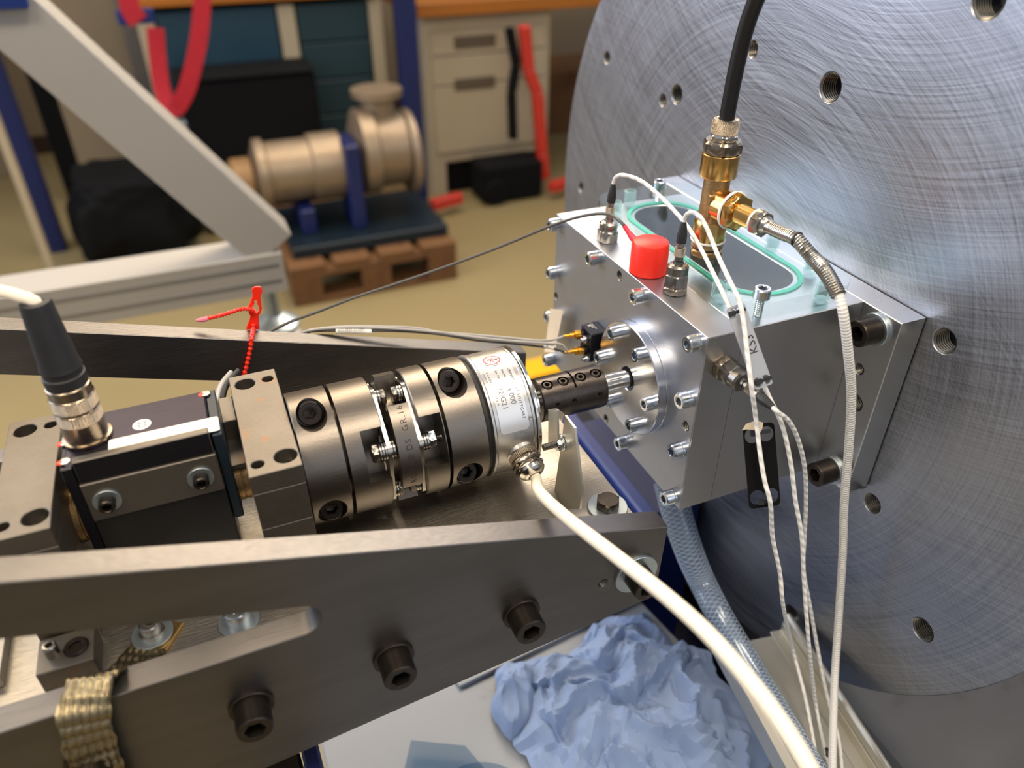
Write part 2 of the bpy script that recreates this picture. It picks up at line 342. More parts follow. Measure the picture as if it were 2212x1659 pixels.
def cyl(parent, name, org, ax, prof, m, n=36, uvk=False, fm=None): return put(name, lathe(prof, m, n, uvk=uvk, fm=fm), parent, frame(org, ax))
def solid(R, h, c=.3): return [(0, 0), (R-c, 0), (R, c), (R, h-c), (R-c, h), (0, h)]
def threadhole(parent, org, ax, r, dep=12, pitch=1.5, name='thread'):   # ridged bore wall with a dark bottom, mouth at org, ax points out
    k = ('t', r, dep, pitch)
    if k not in CACHE:
        p = [(r, 0)]; z = -.2
        while z > -dep: p += [(r, z), (r*.86, z-pitch*.4), (r*.86, z-pitch*.6), (r, z-pitch)]; z -= pitch
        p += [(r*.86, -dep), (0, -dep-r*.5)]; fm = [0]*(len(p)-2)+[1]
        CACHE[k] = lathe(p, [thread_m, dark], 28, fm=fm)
    return put(name, CACHE[k], parent, frame(org, ax))
def CP(x, r, a): a = math.radians(a); return V((x, -r*math.cos(a), r*math.sin(a)))   # point round the shaft axis
def sector(x0, x1, r0, r1, a0, a1, m, n=20):
    vs, fs = [], []
    for i in range(n+1):
        a = a0+(a1-a0)*i/n
        for x, r in ((x0, r0), (x1, r0), (x1, r1), (x0, r1)): vs.append(CP(x, r, a))
    for i in range(n):
        for k in range(4): fs.append((i*4+k, i*4+(k+1) % 4, i*4+4+(k+1) % 4, i*4+4+k))
    fs += [(0, 1, 2, 3), (n*4, n*4+1, n*4+2, n*4+3)]; return mesh(vs, fs, m)
def xrev(prof, m, n=64, fm=None):           # profile (r, x) turned round the shaft axis
    return lathe(prof, m, n, fm=fm)
XF = lambda x=0: frame((x, 0, 0), (1, 0, 0))
# ------------------------------------------------------------------ the setting
FZ = -1000
o = box('floor', -6000, 6000, -4000, 6000, FZ-60, FZ, floor_m, bev=0); o['kind'] = 'structure'
o = box('wall_back', -6000, 6000, 4300, 4420, FZ, 1900, wall_m, bev=0); o['kind'] = 'structure'
o = box('baseboard_back', -6000, 6000, 4285, 4300, FZ, FZ+90, darkbrown, bev=0); o['kind'] = 'structure'
# ------------------------------------------------------------------ big disc
DC = V((131, 69, 0)); DR = 309.7
disc = thing('steel_disc', 'huge round turned steel disc behind the aluminium housing', 'disc', (131, 69, -309.7))
dh = [(303, 132, 5.5), (340, -4, 5.5), (204, 117, 5.), (185, 126, 7.5), (101, 175, 5.5), (22, 167, 9), (-108, 56.5, 7.5), (-100.5, -76, 6.8), (-165, -132, 8), (-67, -230, 8), (-85, -66, 7), (-67, 227, 9), (-150, 180, 6), (-200, 20, 8)]
# plate in local XY with local x = -Y world, local y = Z, local z = -X (towards the rig)
DM = Mx(((0, 0, -1), (-1, 0, 0), (0, 1, 0))).to_4x4(); DM.translation = DC
me = plate(circ(0, 0, DR, 160), [circ(-(y-69), z, r, 28) for y, z, r in dh], 14, disc_m, .6)
for v in me.vertices: v.co = V((-v.co.z, -v.co.x, v.co.y))   # so that object space keeps the disc's own plane
put('face_plate', me, disc, T(DC))
put('back_plate', lathe([(0, 14.2), (DR-.5, 14.2), (DR-.5, 60), (0, 60)], steel, 128), disc, frame(DC, (1, 0, 0)))
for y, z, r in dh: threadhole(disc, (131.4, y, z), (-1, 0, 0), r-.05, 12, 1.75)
# ------------------------------------------------------------------ bearing housing
hs = thing('bearing_housing', 'silver aluminium bearing housing bolted to the big disc with clear window on top', 'housing', (66, 34, -65))
Y0, Y1, ZT, ZB = -63.4, 131, 64.3, -65.8
def xplate(outl, holes, x_front, th, m, parent, name, bev=.35):  # plate facing -X; outline given as (Y, Z)
    me = plate([(-y, z) for y, z in outl], [[(-y, z) for y, z in h] for h in holes], th, m, bev)
    A = Mx(((0, 0, -1), (-1, 0, 0), (0, 1, 0))).to_4x4(); A.translation = V((x_front, 0, 0)); return put(name, me, parent, A)
fh = [(34.9, 57.3, 3.2), (127, -2.9, 3.2), (35.8, -61, 3.2), (-56.6, -2, 3.2)]
xplate([(Y0, ZB), (Y1, ZB), (Y1, ZT), (Y0, ZT)], [circ(y, z, r) for y, z, r in fh]+[circ(0, 0, 12, 40)], 0, 24, alu_face, hs, 'front_plate')
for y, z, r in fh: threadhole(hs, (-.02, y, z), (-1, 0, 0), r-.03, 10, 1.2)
def stad(cx, hw, y0, y1, n=16):
    out = []
    for i in range(n+1): t = math.pi*i/n; out.append((cx+hw*math.cos(t), y1-hw+hw*math.sin(t)))
    for i in range(n+1): t = math.pi+math.pi*i/n; out.append((cx+hw*math.cos(t), y0+hw+hw*math.sin(t)))
    return out
SX = 73.3
def rstad(hw, y0, y1, r): return rrect(SX-hw, SX+hw, y0, y1, r, 12)
me = plate([(24.15, Y0+.0), (111.4, Y0+.0), (111.4, Y1), (24.15, Y1)], [rstad(24.5, -31, 117, 23.5)], 58, alu, .35)
put('housing_body', me, hs, T(0, 0, ZT))
box('housing_base', 24.15, 111.4, Y0, Y1, ZB, ZT-58, alu_dull, hs, 0)
box('side_panel', 24.15, 111.4, Y0-.5, Y0-.02, ZB, ZT-.3, alu_dull, hs, 0)
box('front_plate_side', .3, 23.9, Y0-.5, Y0-.02, ZB, ZT-.3, alu_dull, hs, 0)
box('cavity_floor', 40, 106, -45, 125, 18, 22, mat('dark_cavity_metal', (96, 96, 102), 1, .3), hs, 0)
# gasket ring in the groove
def ringplate(o_, i_, th, m, name, parent, z): put(name, plate(o_, [i_], th, m, .25), parent, T(0, 0, z))
ringplate(rstad(30, -37, 122.5, 28.5), rstad(27.2, -34.2, 119.7, 26), 1.2, teal_r, 'gasket', hs, ZT+1.25)
# acrylic lid with counterbored holes
lidh = [(41.8, -52.5), (81.9, 108+14), (38.8, 112), (104.6, 60), (104.8, 15), (106, -22), (88.8, -52), (32.5, -27), (32.5, 40), (60, 127)]
LZ = ZT+11.5
me = plate(rrect(26.5, 110.9, -60.5, 130.5, 19, 10), [circ(x, y, 2.6, 20) for x, y in lidh]+[circ(47, 10, 6.6, 24)], 10, acrylic, .3, acr_edge); put('window_lid', me, hs, T(0, 0, LZ))
for x, y in lidh[2:]:
    cyl(hs, 'screw_sleeve', (x, y, ZT+1.6), (0, 0, 1), [(3.6, 0), (4.6, .2), (4.6, 9), (3.6, 9.2), (3.6, 0)], acr_edge, 24)
for x, y in lidh[:2]:
    capscrew(hs, (x, y, LZ+.1), (0, 0, 1), 5, 6, 2.5, zinc)
    cyl(hs, 'screw_shank', (x, y, ZT+.2), (0, 0, 1), [(0, 0), (2.4, 0)]+[p for i in range(8) for p in ((2.5, .3+i*1.3), (2.1, .9+i*1.3))]+[(2.4, 11.2), (0, 11.2)], zinc, 20)
# mounting ear plate
xplate([(-93, ZB-.6), (167, ZB-.6), (167, ZT), (-93, ZT)], [circ(-74.5, 22, 3.4), circ(-79, -.5, 5.6)], 111.6, 18.6, alu, hs, 'mounting_plate', .5)
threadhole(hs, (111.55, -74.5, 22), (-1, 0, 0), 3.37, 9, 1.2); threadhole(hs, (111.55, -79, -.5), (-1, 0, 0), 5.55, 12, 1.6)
for z in (52.5, -57.5): capscrew(hs, (111.6, -77.6, z), (-1, 0, 0), 8.2, 13, 4.2, black_ox, wash=(10.3, 2.2), wm=zinc_mat)
# front screws
fr_s = [(-56.5, 58), (4.4, 58), (64.5, 57.8), (126.8, 58), (-57, 19), (-57.2, -19.5), (-57, -59.2), (4, -59.2), (64.5, -59), (126, 18.8), (127, -20.7), (127, -62)]
for i, (y, z) in enumerate(fr_s): capscrew(hs, (0, y, z), (-1, 0, 0), 5.1, 6, 2.5, zinc, wash=(5.0, 2.6), rot=i*17)
# round shaft flange
put('flange_ring', lathe([(8.6, -3), (38.6, -3), (38.9, -2.7), (38.9, .1), (8.6, .1), (8.6, -3)], flange_m, 96), hs, XF())
put('shaft_flange', lathe([(8.2, -3), (8.2, -8.2), (8.8, -8.6), (37.9, -8.6), (38.5, -8), (38.5, -3.1), (8.2, -3)], flange_m, 96), hs, XF())
put('seal', lathe([(6.2, -5), (8.2, -5), (8.2, -2), (6.2, -2), (6.2, -5)], blackr, 48), hs, XF())
for k in range(6): capscrew(hs, CP(-8.6, 31.2, 2+60*k), (-1, 0, 0), 4.7, 6.4, 2.4, zinc, rot=k*23)
# small threaded holes in the near face
for x, z, r in ((88.2, -58.3, 4.2), (47.1, -58.7, 4.6), (74, -38, 4.4)):
    threadhole(hs, (x, Y0-.55, z), (0, -1, 0), r, .9, .3)
cyl(hs, 'plug_screw', (20, 10, ZB-6), (0, 0, 1), solid(5, 6), black_ox)
# ------------------------------------------------------------------ rig frame: two tapered side rails and a base plate
rig = thing('test_rig_frame', 'dark steel test rig frame of two tapered side rails and base plate', 'frame', (-230, 0, -111))
def ztop(x): return -26.2-.2925*(x+40.5)
def zbot(x): return -84.3+.1205*(x+46.8)
def rail(yf, ynear):
    XL = -620; out = [(-40.5, ztop(-40.5)), (XL, ztop(XL)), (XL, zbot(XL)), (-42, zbot(-42))]
    sl = []; cx, cz, rr = -242.5, -9.4, 9.6
    for i in range(13): t = math.radians(-90+i*(180-15)/12); sl.append((cx+rr*math.cos(t), cz+rr*math.sin(t)))
    sl += [(-600, ztop(-600)-29), (-600, -20)]
    me = plate(out, [sl, circ(-79.6, -55.5, 2.8, 20)] if ynear else [sl], 14.2, steel, .45, steel_top)
    A = Mx(((1, 0, 0), (0, 0, -1), (0, 1, 0))).to_4x4(); A.translation = V((0, yf, 0)); return put('side_rail', me, rig, A)
rail(-106.3, True); rail(92.1, False)
box('base_plate', -600, -42, -92, 92, -69, -44, plate_m, rig, .6)
box('base_step', -600, -380, -60, 60, -44, -38, plate_m, rig, .6)
for x in (-344.6, -273.4, -202.3, -130.6): capscrew(rig, (x, -106.3, -56.2), (0, -1, 0), 8.7, 12.5, 4.6, black_ox, wash=(10.8, 2.4), wm=black_ox, rot=x)
capscrew(rig, (-58.5, -106.3, -56.3), (0, -1, 0), 8.2, 12, 4.2, black_ox, wash=(13.8, 1.8), wm=zinc_mat)
threadhole(rig, (-79.6, -106.25, -55.5), (0, -1, 0), 2.77, 10, 1)
hexpart(rig, (-54.5, -63.5, -42.4), (0, 0, 1), 6.6, 5.6, black_ox, 'hex_bolt', ch=.1)
cyl(rig, 'washer', (-54.5, -63.5, -44), (0, 0, 1), solid(12.3, 1.6), zinc_mat, 48)
cyl(rig, 'washer', (-272, -64, -44), (0, 0, 1), solid(10.5, 1.8), zinc_mat, 48); capscrew(rig, (-272, -64, -42.2), (0, 0, 1), 6.5, 8, 3, zinc)
box('clamp_block', -362, -337, -71, -50, -44, -31, block_m, rig, .5)
capscrew(rig, (-355, -61, -31), (0, 0, 1), 3.2, 7, 1.6, inox); capscrew(rig, (-345, -61, -31), (0, 0, 1), 5.6, 1.5, 2.6, black_ox)
# ------------------------------------------------------------------ bearing blocks
def bblock(x0, x1, label):
    b = thing('bearing_block', label, 'block', ((x0+x1)/2, 0, -44), 'steel bearing blocks along the drive shaft')
    hol = [(x0+8.2, 37, 5.6), (x1-5.2, 37.5, 3.2), (x1-6.8, -37, 5.8), (x0+5.4, -38.5, 3.2)]
    me = plate(rrect(x0, x1, -47.2, 47.2, .6, 2), [circ(x, y, r, 28) for x, y, r in hol], 12, block_m, .4); put('cap', me, b, T(0, 0, 34))
    box('body', x0+.1, x1-.1, -47.1, 47.1, -1.9, 22, block_m, b, .3); box('riser', x0, x1, -46.9, 46.9, -44, -2.2, block_m, b, .4)
    for x, y, r in hol: cyl(b, 'recess_screw_or_shade', (x, y, 22.2), (0, 0, 1), [(0, 1), (2.2, 1), (2.4, 3), (r-.4, 3), (r-.1, 0)] if r > 4 else [(0, .1), (r, .1)], inox_dk if r > 4 else dark, 24)  # narrow holes hold no screw, only a near-black disc as painted shade
    return b
bblock(-250.6, -224.4, 'steel bearing block with four top holes against the disc coupling')
bblock(-363, -337.5, 'steel bearing block at the left picture edge behind the round plug')
# ------------------------------------------------------------------ torque sensor
ts = thing('torque_sensor', 'black box torque sensor with round plug socket between the bearing blocks', 'sensor', (-295, 0, -40))
box('housing', -330, -263.4, -20, 20, -38, 46, sensor_top, ts, .8)
box('front_bar', -325.6, -264.2, -22.8, -18.2, 35.7, 48.8, block_m, ts, .5); box('front_bar_face', -325.2, -264.6, -23, -22.8, 36, 48.2, black_an, ts, .1)
box('mounting_bar', -326, -263.6, -24.4, -20, 12, 35.6, block_m, ts, .4)
box('lower_body', -326, -263.6, -23.4, -20, -40, 11.6, blackp, ts, .3)
box('end_plate', -331.6, -326.4, -22, 20, -30, 45.2, black_an, ts, .4)
box('end_flange', -263.2, -258.2, -21.5, 20.5, -12, 45.2, sensor_blue, ts, .5)
for x in (-317, -273.4): capscrew(ts, (x, -24.4, 23.4), (0, -1, 0), 3.9, 5, 2.1, black_ox, wash=(6.6, 1.1), wm=zinc_mat)
for x, y in ((-261.6-.9+.6, 16.5), (-328.2, -16.6), (-329, -1)):
    cyl(ts, 'corner_screw', (x-1.2, y, 46.0), (0, 0, 1), [(0, 0), (2.6, 0), (2.4, .5), (0, .6)], inox, 20)
    cyl(ts, 'seal_paint', (x-3.1, y-.2, 46.0), (0, 0, 1), [(0, 0), (1.9, 0), (1.5, .5), (0, .7)], red_pl, 14)
cyl(ts, 'stub_shaft', (-338, 0, 0), (1, 0, 0), [(0, 0), (15, 0), (15, 3.2), (14, 3.4), (14, 4), (15, 4.2), (15, 8), (0, 8)], brass_cast, 48)
cyl(ts, 'stub_shaft', (-258.4, 0, 0), (1, 0, 0), [(0, 0), (14.3, 0), (14.3, 3.2), (13.6, 3.4), (13.6, 4), (14.3, 4.2), (14.3, 8), (0, 8)], brass_cast, 48)
box('rear_foot', -258.3, -250.8, 10, 34, -2, 30, block_m, ts, .4); box('rear_foot', -258.3, -250.8, -13, 12, 14, 17, block_m, ts, .2)
put('label_strip', plate(rrect(-310.4, -258.8, -19.6, -7.2, 1.2, 4), [], .25, paper, .05), ts, T(0, 0, 46.3))
put('lettering', text_me('Drehmomentmesswelle', 4.6, ink), ts, Mx.Translation((-309, -18.2, 46.32)))
put('lettering', text_me('2', 4.4, grey_ink), ts, Mx.Translation((-263.6, -12.6, 46.32)))
cyl(ts, 'mark_sticker', (-295, .4, 46), (0, 0, 1), [(0, 0), (4.4, 0), (4.4, .2), (0, .2)], paper, 36)
put('lettering', text_me('CE', 5.0, ink, align='CENTER'), ts, frame((-293.2, .4, 46.24), (0, 0, 1), (0, 1, 0)))
# plug and its cable
plug = thing('round_plug', 'ribbed nickel round plug with black boot screwed onto the torque sensor', 'plug', (-319.7, 0, 46.4))
pr = [(0, 0), (11.8, 0), (11.8, 1.6), (10.4, 1.9), (10.4, 11), (10.5, 11.3), (10.5, 17.5), (10.2, 17.8), (10.2, 19), (10.5, 19.3), (10.5, 26), (10.1, 26.4), (10.1, 31.5), (9.4, 32), (0, 32)]
axp = (at(134, 800, 'Y', 0)-V((-319.7, 0, 46.4))).normalized()
cyl(plug, 'sleeve', (-319.7, 0, 46.4), axp, [(a*.96, b) for a, b in pr], nickel_dk, 64)
for z0, z1 in ((11.5, 17.3), (19.4, 25.8)): cyl(plug, 'grip_ring', V((-319.7, 0, 46.4))+axp*z0, axp, [(10.1, 0), (10.3, .2), (10.3, z1-z0-.2), (10.1, z1-z0)], knurl_m, 48, uvk=True)
cyl(plug, 'boot', V((-319.7, 0, 46.4))+axp*32, axp, [(0, 0), (9.2, 0), (9.4, 5.5), (8.7, 6), (8.7, 9), (9.3, 9.4), (8.6, 12), (6.7, 42), (6.2, 43.6), (3.4, 43.8), (3.2, 41), (0, 41)], blackr, 48)
pt = V((-319.7, 0, 46.4))+axp*73
tag(cable('plug_cable', [pt-axp*3, pt+axp*2.5, pt+axp*5+V((-5, 2, 0)), pt+axp*8+V((-13, 5, 0)), pt+axp*9+V((-26, 8, 0)), pt+axp*9+V((-60, 14, 0))], 2.9, cream), 'cream cable curving out of the plug boot at left edge', 'cable')
cyl(plug, 'cable_sleeve', pt+axp*8.6+V((-18, 6.4, 0)), (-1, .22, .05), solid(3.7, 20), white_pl, 24)
# ------------------------------------------------------------------ disc coupling
cp = thing('disc_coupling', 'dark steel disc coupling with silver spring packs between block and sensor ring', 'coupling', (-172, 0, -38.5))
RB = 38.5
def hub(xa, xb, side):
    prof = [(0, xa), (RB-.5, xa), (RB, xa+.5), (RB, xb-.4), (RB-.4, xb), (0, xb)]
    me = xrev(prof, hub_m, 96)
    cut = []
    nx0, nx1 = (-191.1, -170) if side < 0 else (-165, -145.8)
    for k in range(3):
        d0 = CP(0, 1, 26+120*k); p0 = CP(0, 1, 116+120*k); c8 = [V((x, 0, 0))+d0*a+p0*b for x in (nx0, nx1) for a in (15.5, 60) for b in (-14.8, 14.8)]
        cut.append((mesh(c8, [(0, 1, 3, 2), (4, 6, 7, 5), (0, 4, 5, 1), (2, 3, 7, 6), (0, 2, 6, 4), (1, 5, 7, 3)], hub_m), Mx.Identity(4)))
    s0 = -201.9 if side < 0 else -145.3
    ringm = lathe([(28, s0), (50, s0), (50, s0+2), (28, s0+2), (28, s0)], hub_m, 96)
    cx = -213 if side < 0 else -133
    d = CP(0, 1, 26.5); pp = CP(0, 1, 116.5)
    for s in (1, -1):
        cut.append((lathe([(0, 0), (8.1, 0), (8.1, 40), (0, 40)], hub_m, 36), frame(V((cx, 0, 0))+pp*27.5*s+d*11, d)))
    mw = XF()
    out = boolean(me, [(cm, mw.inverted() @ m_) if m_ != 'r' else (cm, Mx.Identity(4)) for cm, m_ in cut]+[(ringm, Mx.Identity(4))])
    put('hub', out, cp, mw)
    for s in (1, -1): capscrew(cp, V((cx, 0, 0))+pp*27.5*s+d*11.2, d, 6.8, 8.6, 3.0, black_ox, 'clamp_screw', rot=20)
hub(-223.7, -178.6, -1); hub(-158.4, -121, 1)
for k in range(3):
    put('spacer_segment', sector(-173, -161.2, 25, 38.2, -13+120*k, 64+120*k, hub_m, 24), cp)
put('spacer_ring', lathe([(14, -172), (27, -172), (27, -162), (14, -162), (14, -172)], hub_m, 64), cp, XF())
def pack(x):
    o_, i_ = [], []
    for k in range(6):
        c = CP(0, 31.4, 26+60*k)
        for j in range(7):
            a = 26+60*k-30+60*j/6; o_.append(c+CP(0, 5.9, a)); i_.append(CP(0, 24.5 if j in (0, 6) else 24.2, 26+60*k-30+10*j))
    n = len(o_); vs = []; fs = []
    for dx in (0, 2.1):
        for p in o_: vs.append(p+V((x+dx, 0, 0)))
        for p in i_: vs.append(p+V((x+dx, 0, 0)))
    for i in range(n):
        q = (i+1) % n
        fs += [(i, q, n+q, n+i), (2*n+i, 2*n+q, 3*n+q, 3*n+i), (i, q, 2*n+q, 2*n+i), (n+i, n+q, 3*n+q, 3*n+i)]
    put('spring_pack', mesh(vs, fs, inox, bev=0), cp)
pack(-178.5); pack(-160.7)
def wash_stack(x, a, n, s, R=5.1):
    for j in range(n): cyl(cp, 'washer', CP(x+s*j*1.5, 31.4, a), (s, 0, 0), [(0, 0), (R-.3, 0), (R, .3), (R, 1.1), (R-.3, 1.4), (0, 1.4)], inox, 32)
    return x+s*n*1.5
for k in range(3):
    a = 26+120*k
    x = wash_stack(-178.4, a, 3, -1, 5.4); hexpart(cp, CP(x, 31.4, a), (-1, 0, 0), 4.9, 3.9, inox_dk, 'bolt_head')
    wash_stack(-176.6, a, 2, 1); wash_stack(-160.7, a, 1, -1, 5.4)
    x = wash_stack(-158.9, a, 3, 1, 5.2); hexpart(cp, CP(x, 31.4, a), (1, 0, 0), 4.8, 4.2, zinc, 'hex_nut')
    cyl(cp, 'bolt_shank', CP(x+4, 31.4, a), (1, 0, 0), [(0, 0)]+[p for i in range(4) for p in ((2.4, i*.9), (2.0, i*.9+.45))]+[(2.2, 3.8), (0, 4)], inox_dk, 20)
    a = 86+120*k
    x = wash_stack(-176.6, a, 2, 1, 4.6); hexpart(cp, CP(x, 31.4, a), (1, 0, 0), 4.3, 3, inox_dk, 'bolt_head')
    x = wash_stack(-160.8, a, 2, -1, 4.6); hexpart(cp, CP(x, 31.4, a), (-1, 0, 0), 4.3, 3, inox_dk, 'bolt_head')
def wrapfun(x0, R, a0, sgn):  # text runs round the shaft; sgn +1 upwards (tops to -X), -1 downwards (tops to +X)
    return lambda tx, ty, tz: CP(x0-sgn*ty, R+tz, a0+sgn*math.degrees(tx/R))
put('lettering', text_me('ROBA® DS  GR.16', 5.0, engr, .06, wrap=wrapfun(-165.0, 38.22, -9, 1), spacing=1.22), cp)
# ------------------------------------------------------------------ silver ring sensor
rs = thing('ring_sensor', 'silver cast ring sensor with type label and cable gland beside the disc coupling', 'sensor', (-103, 0, -39))
put('rear_seal', lathe([(10, -120.8), (35, -120.8), (35.5, -118), (10, -118)], blackr, 64), rs, XF())
put('ring_body', lathe([(8, -118), (36.5, -118), (38.2, -117.2), (38.3, -116), (37.8, -115.2), (37.9, -93), (38.3, -92.5), (38.3, -91.2), (37.4, -91.1), (8, -91)], castalu, 96), rs, XF())
put('ring_seal', lathe([(20, -91.2), (37.5, -91.2), (37.5, -90.3), (20, -90.3)], blackr, 96), rs, XF())
put('front_cover', lathe([(8, -90.3), (38.2, -90.3), (38.6, -90), (38.6, -88.4), (38.2, -88), (35, -88), (34.6, -87.4), (14, -87.4), (14, -88)], chrome, 96), rs, XF())
put('shaft_hub', lathe([(6, -87.4), (18, -87.4), (18.4, -87), (18.4, -84), (17, -83.4), (16.8, -79), (16, -78.4), (6, -78.4)], chrome, 64), rs, XF())
# type label, wrapped
def patch(x0, x1, a0, a1, R, m, name, parent, rc=1.6, th=.12):
    w_ = (x1-x0); hgt = math.radians(a1-a0)*R; pts = rrect(-w_/2, w_/2, -hgt/2, hgt/2, rc, 5); n = 26
    vs, fs = [], []; rows = 24
    for i in range(rows+1):
        y = -hgt/2+hgt*i/rows; e = min(y+hgt/2, hgt/2-y); ins = rc-math.sqrt(max(0, rc*rc-(rc-e)**2)) if e < rc else 0
        for s in (-1, 1): vs.append(CP((x0+x1)/2+s*(w_/2-ins), R, (a0+a1)/2+math.degrees(y/R)))
    for i in range(rows): fs.append((2*i, 2*i+1, 2*i+3, 2*i+2))
    n0 = len(vs); vs += [v+V((0, v.y, v.z)).normalized()*th for v in vs]; f2 = [tuple(n0+j for j in f) for f in fs]
    b = [2*i for i in range(rows+1)]+[2*i+1 for i in range(rows, -1, -1)]
    fs += f2+[(b[i], b[(i+1) % len(b)], n0+b[(i+1) % len(b)], n0+b[i]) for i in range(len(b))]
    return put(name, mesh(vs, fs, m), parent)
patch(-113.2, -95.4, 16, 78, 38.0, silverlab, 'type_label', rs)
R_ = 38.18
put('lettering', text_me('UNIVERSITÄT STUTTGART', 2.5, ink, .02, wrap=wrapfun(-98.9, R_, 75, -1), spacing=1.12), rs)
put('lettering', text_me('Inst.Nr', 2.1, ink, .02, wrap=wrapfun(-102.6, R_, 75, -1)), rs)
put('lettering', text_me('Inv. Nr', 2.1, ink, .02, wrap=wrapfun(-106.6, R_, 75, -1)), rs)
put('lettering', text_me('Landeseigentum', 2.1, ink, .02, wrap=wrapfun(-112, R_, 75, -1), spacing=1.62), rs)
put('lettering', text_me('4 000', 4.6, grey_ink, .02, wrap=wrapfun(-103.6, R_, 56, -1)), rs)
put('lettering', text_me('22/G21', 4.6, grey_ink, .02, wrap=wrapfun(-109.2, R_, 58, -1)), rs)
def ringpatch(xc, ac, ra, rb, rx0, rx1, R, m, name):   # oval ring lying on the cylinder
    vs, fs = [], []; n = 36
    for i in range(n):
        t = 2*math.pi*i/n
        for k in (0, 1):
            q = (ra, rb)[k]; vs.append(CP(xc+q*math.cos(t)*rx1/rb, R, ac+math.degrees(q*math.sin(t)/R)))
    for i in range(n): fs.append((2*i, 2*i+1, 2*((i+1) % n)+1, 2*((i+1) % n)))
    put(name, mesh(vs, fs, m), rs)
ringpatch(-104.5, 90, .01, 5.4, 0, 6.2, 38.05, paper, 'warning_sticker'); ringpatch(-104.5, 90, 3.9, 4.7, 0, 5.4, 38.12, redink, 'warning_ring')
for t0 in (0, 60, 120):
    c_, s_ = math.cos(math.radians(t0)), math.sin(math.radians(t0)); q = []
    for a_, b_ in ((-2.6, -.3), (2.6, -.3), (2.6, .3), (-2.6, .3)): q.append(CP(-104.9+a_*c_-b_*s_, 38.13, 90+math.degrees((a_*s_+b_*c_)/38)))
    put('warning_star', mesh(q, [(0, 1, 2, 3)], redink), rs)
q = [CP(-101.6+a_, 38.14, 90+math.degrees(b_/38)) for a_, b_ in circ(0, 0, 1.0, 10)]; put('warning_mark', mesh(q, [tuple(range(10))], ink), rs)
cyl(rs, 'label_screw', CP(-94.2, 38, 25), CP(0, 1, 25), [(0, 0), (1.3, 0), (1.1, .5), (.5, .5), (0, .2)], inox, 18)
# cable gland and the thick cream cable
GX, GA = -100.2, -11
ga = (CP(0, 1, -22)+V((.10, 0, 0))).normalized(); gp = CP(GX, 35.5, GA)
gl = thing('cable_gland', 'shiny nickel cable gland screwed into the silver ring sensor', 'gland', gp)
cyl(gl, 'boss', gp-ga*2, ga, solid(9.6, 4.2, .8), castalu, 36)
cyl(gl, 'knurled_ring', gp+ga*2.2, ga, [(0, 0), (9.1, 0)]+[(9.1, 3.2), (0, 3.2)], knurl_m, 60, uvk=True)
hexpart(gl, gp+ga*5.4, ga, 8.2, 4, nickel_dk, 'hex_body'); hexpart(gl, gp+ga*9.6, ga, 8.0, 3.6, nickel_dk, 'hex_nut')
cyl(gl, 'dome_cap', gp+ga*13, ga, [(0, 0), (8.4, 0), (8.3, 1.6), (6.9, 3.4), (5.0, 4.4), (3.9, 4.6), (3.7, 3), (0, 3)], chrome, 40)
tag(cable('sensor_cable', [gp+ga*14, gp+ga*20, atd(1165, 1062, 418), atd(1222, 1116, 385), atd(1310, 1185, 345), atd(1430, 1280, 314), atd(1530, 1370, 292), atd(1625, 1478, 276), atd(1700, 1580, 266), atd(1762, 1685, 258), atd(1830, 1830, 250)], 3.25, cream, n=20),
    'thick cream cable sweeping from the gland down over the near rail', 'cable')
# ------------------------------------------------------------------ sleeve coupling and shaft
sl = thing('sleeve_coupling', 'black split sleeve coupling with socket screws gripping the bright shaft', 'coupling', (-52, 0, -14.2))
me = xrev([(6.2, -75.2), (13.3, -75.2), (14.2, -74.4), (14.2, -30.6), (13.4, -29.8), (6.2, -29.8), (6.2, -75.2)], sleeve_m, 64)
TA = 84
cut = [(lathe([(0, 0), (3.7, 0), (3.7, 12), (0, 12)], sleeve_m, 28), XF().inverted() @ frame(CP(x, 9.6, TA)+CP(0, 2.5, TA-90), CP(0, 1, TA))) for x in (-69.2, -58.2, -46, -35.2)]
cut.append((sector(-52.2, -51, 8, 20, 47, 215, sleeve_m, 20), XF().inverted()))
for x in (-66, -54.5, -36.5): cut.append((lathe([(0, 0), (1.7, 0), (1.7, 8), (0, 8)], sleeve_m, 20), XF().inverted() @ frame(CP(x, 11.5, 14), CP(0, 1, 14))))
put('sleeve', boolean(me, cut), sl, XF())
for x in (-69.2, -58.2, -46, -35.2): capscrew(sl, CP(x, 9.7, TA)+CP(0, 2.5, TA-90), CP(0, 1, TA), 3.1, 4.2, 1.45, black_ox, 'clamp_screw', rot=x)
for x in (-66, -54.5, -36.5): cyl(sl, 'set_screw', CP(x, 11.4, 14), CP(0, 1, 14), [(0, .8), (.8, .8, 1), (.8, 1.9, 1), (1.65, 2), (1.65, 0)], black_ox, 24)
shf = put('drive_shaft', lathe([(0, -79), (6, -79), (6, 20), (0, 20)], chrome, 48), None, XF()); tag(shf, 'bright steel shaft entering the round flange', 'shaft')
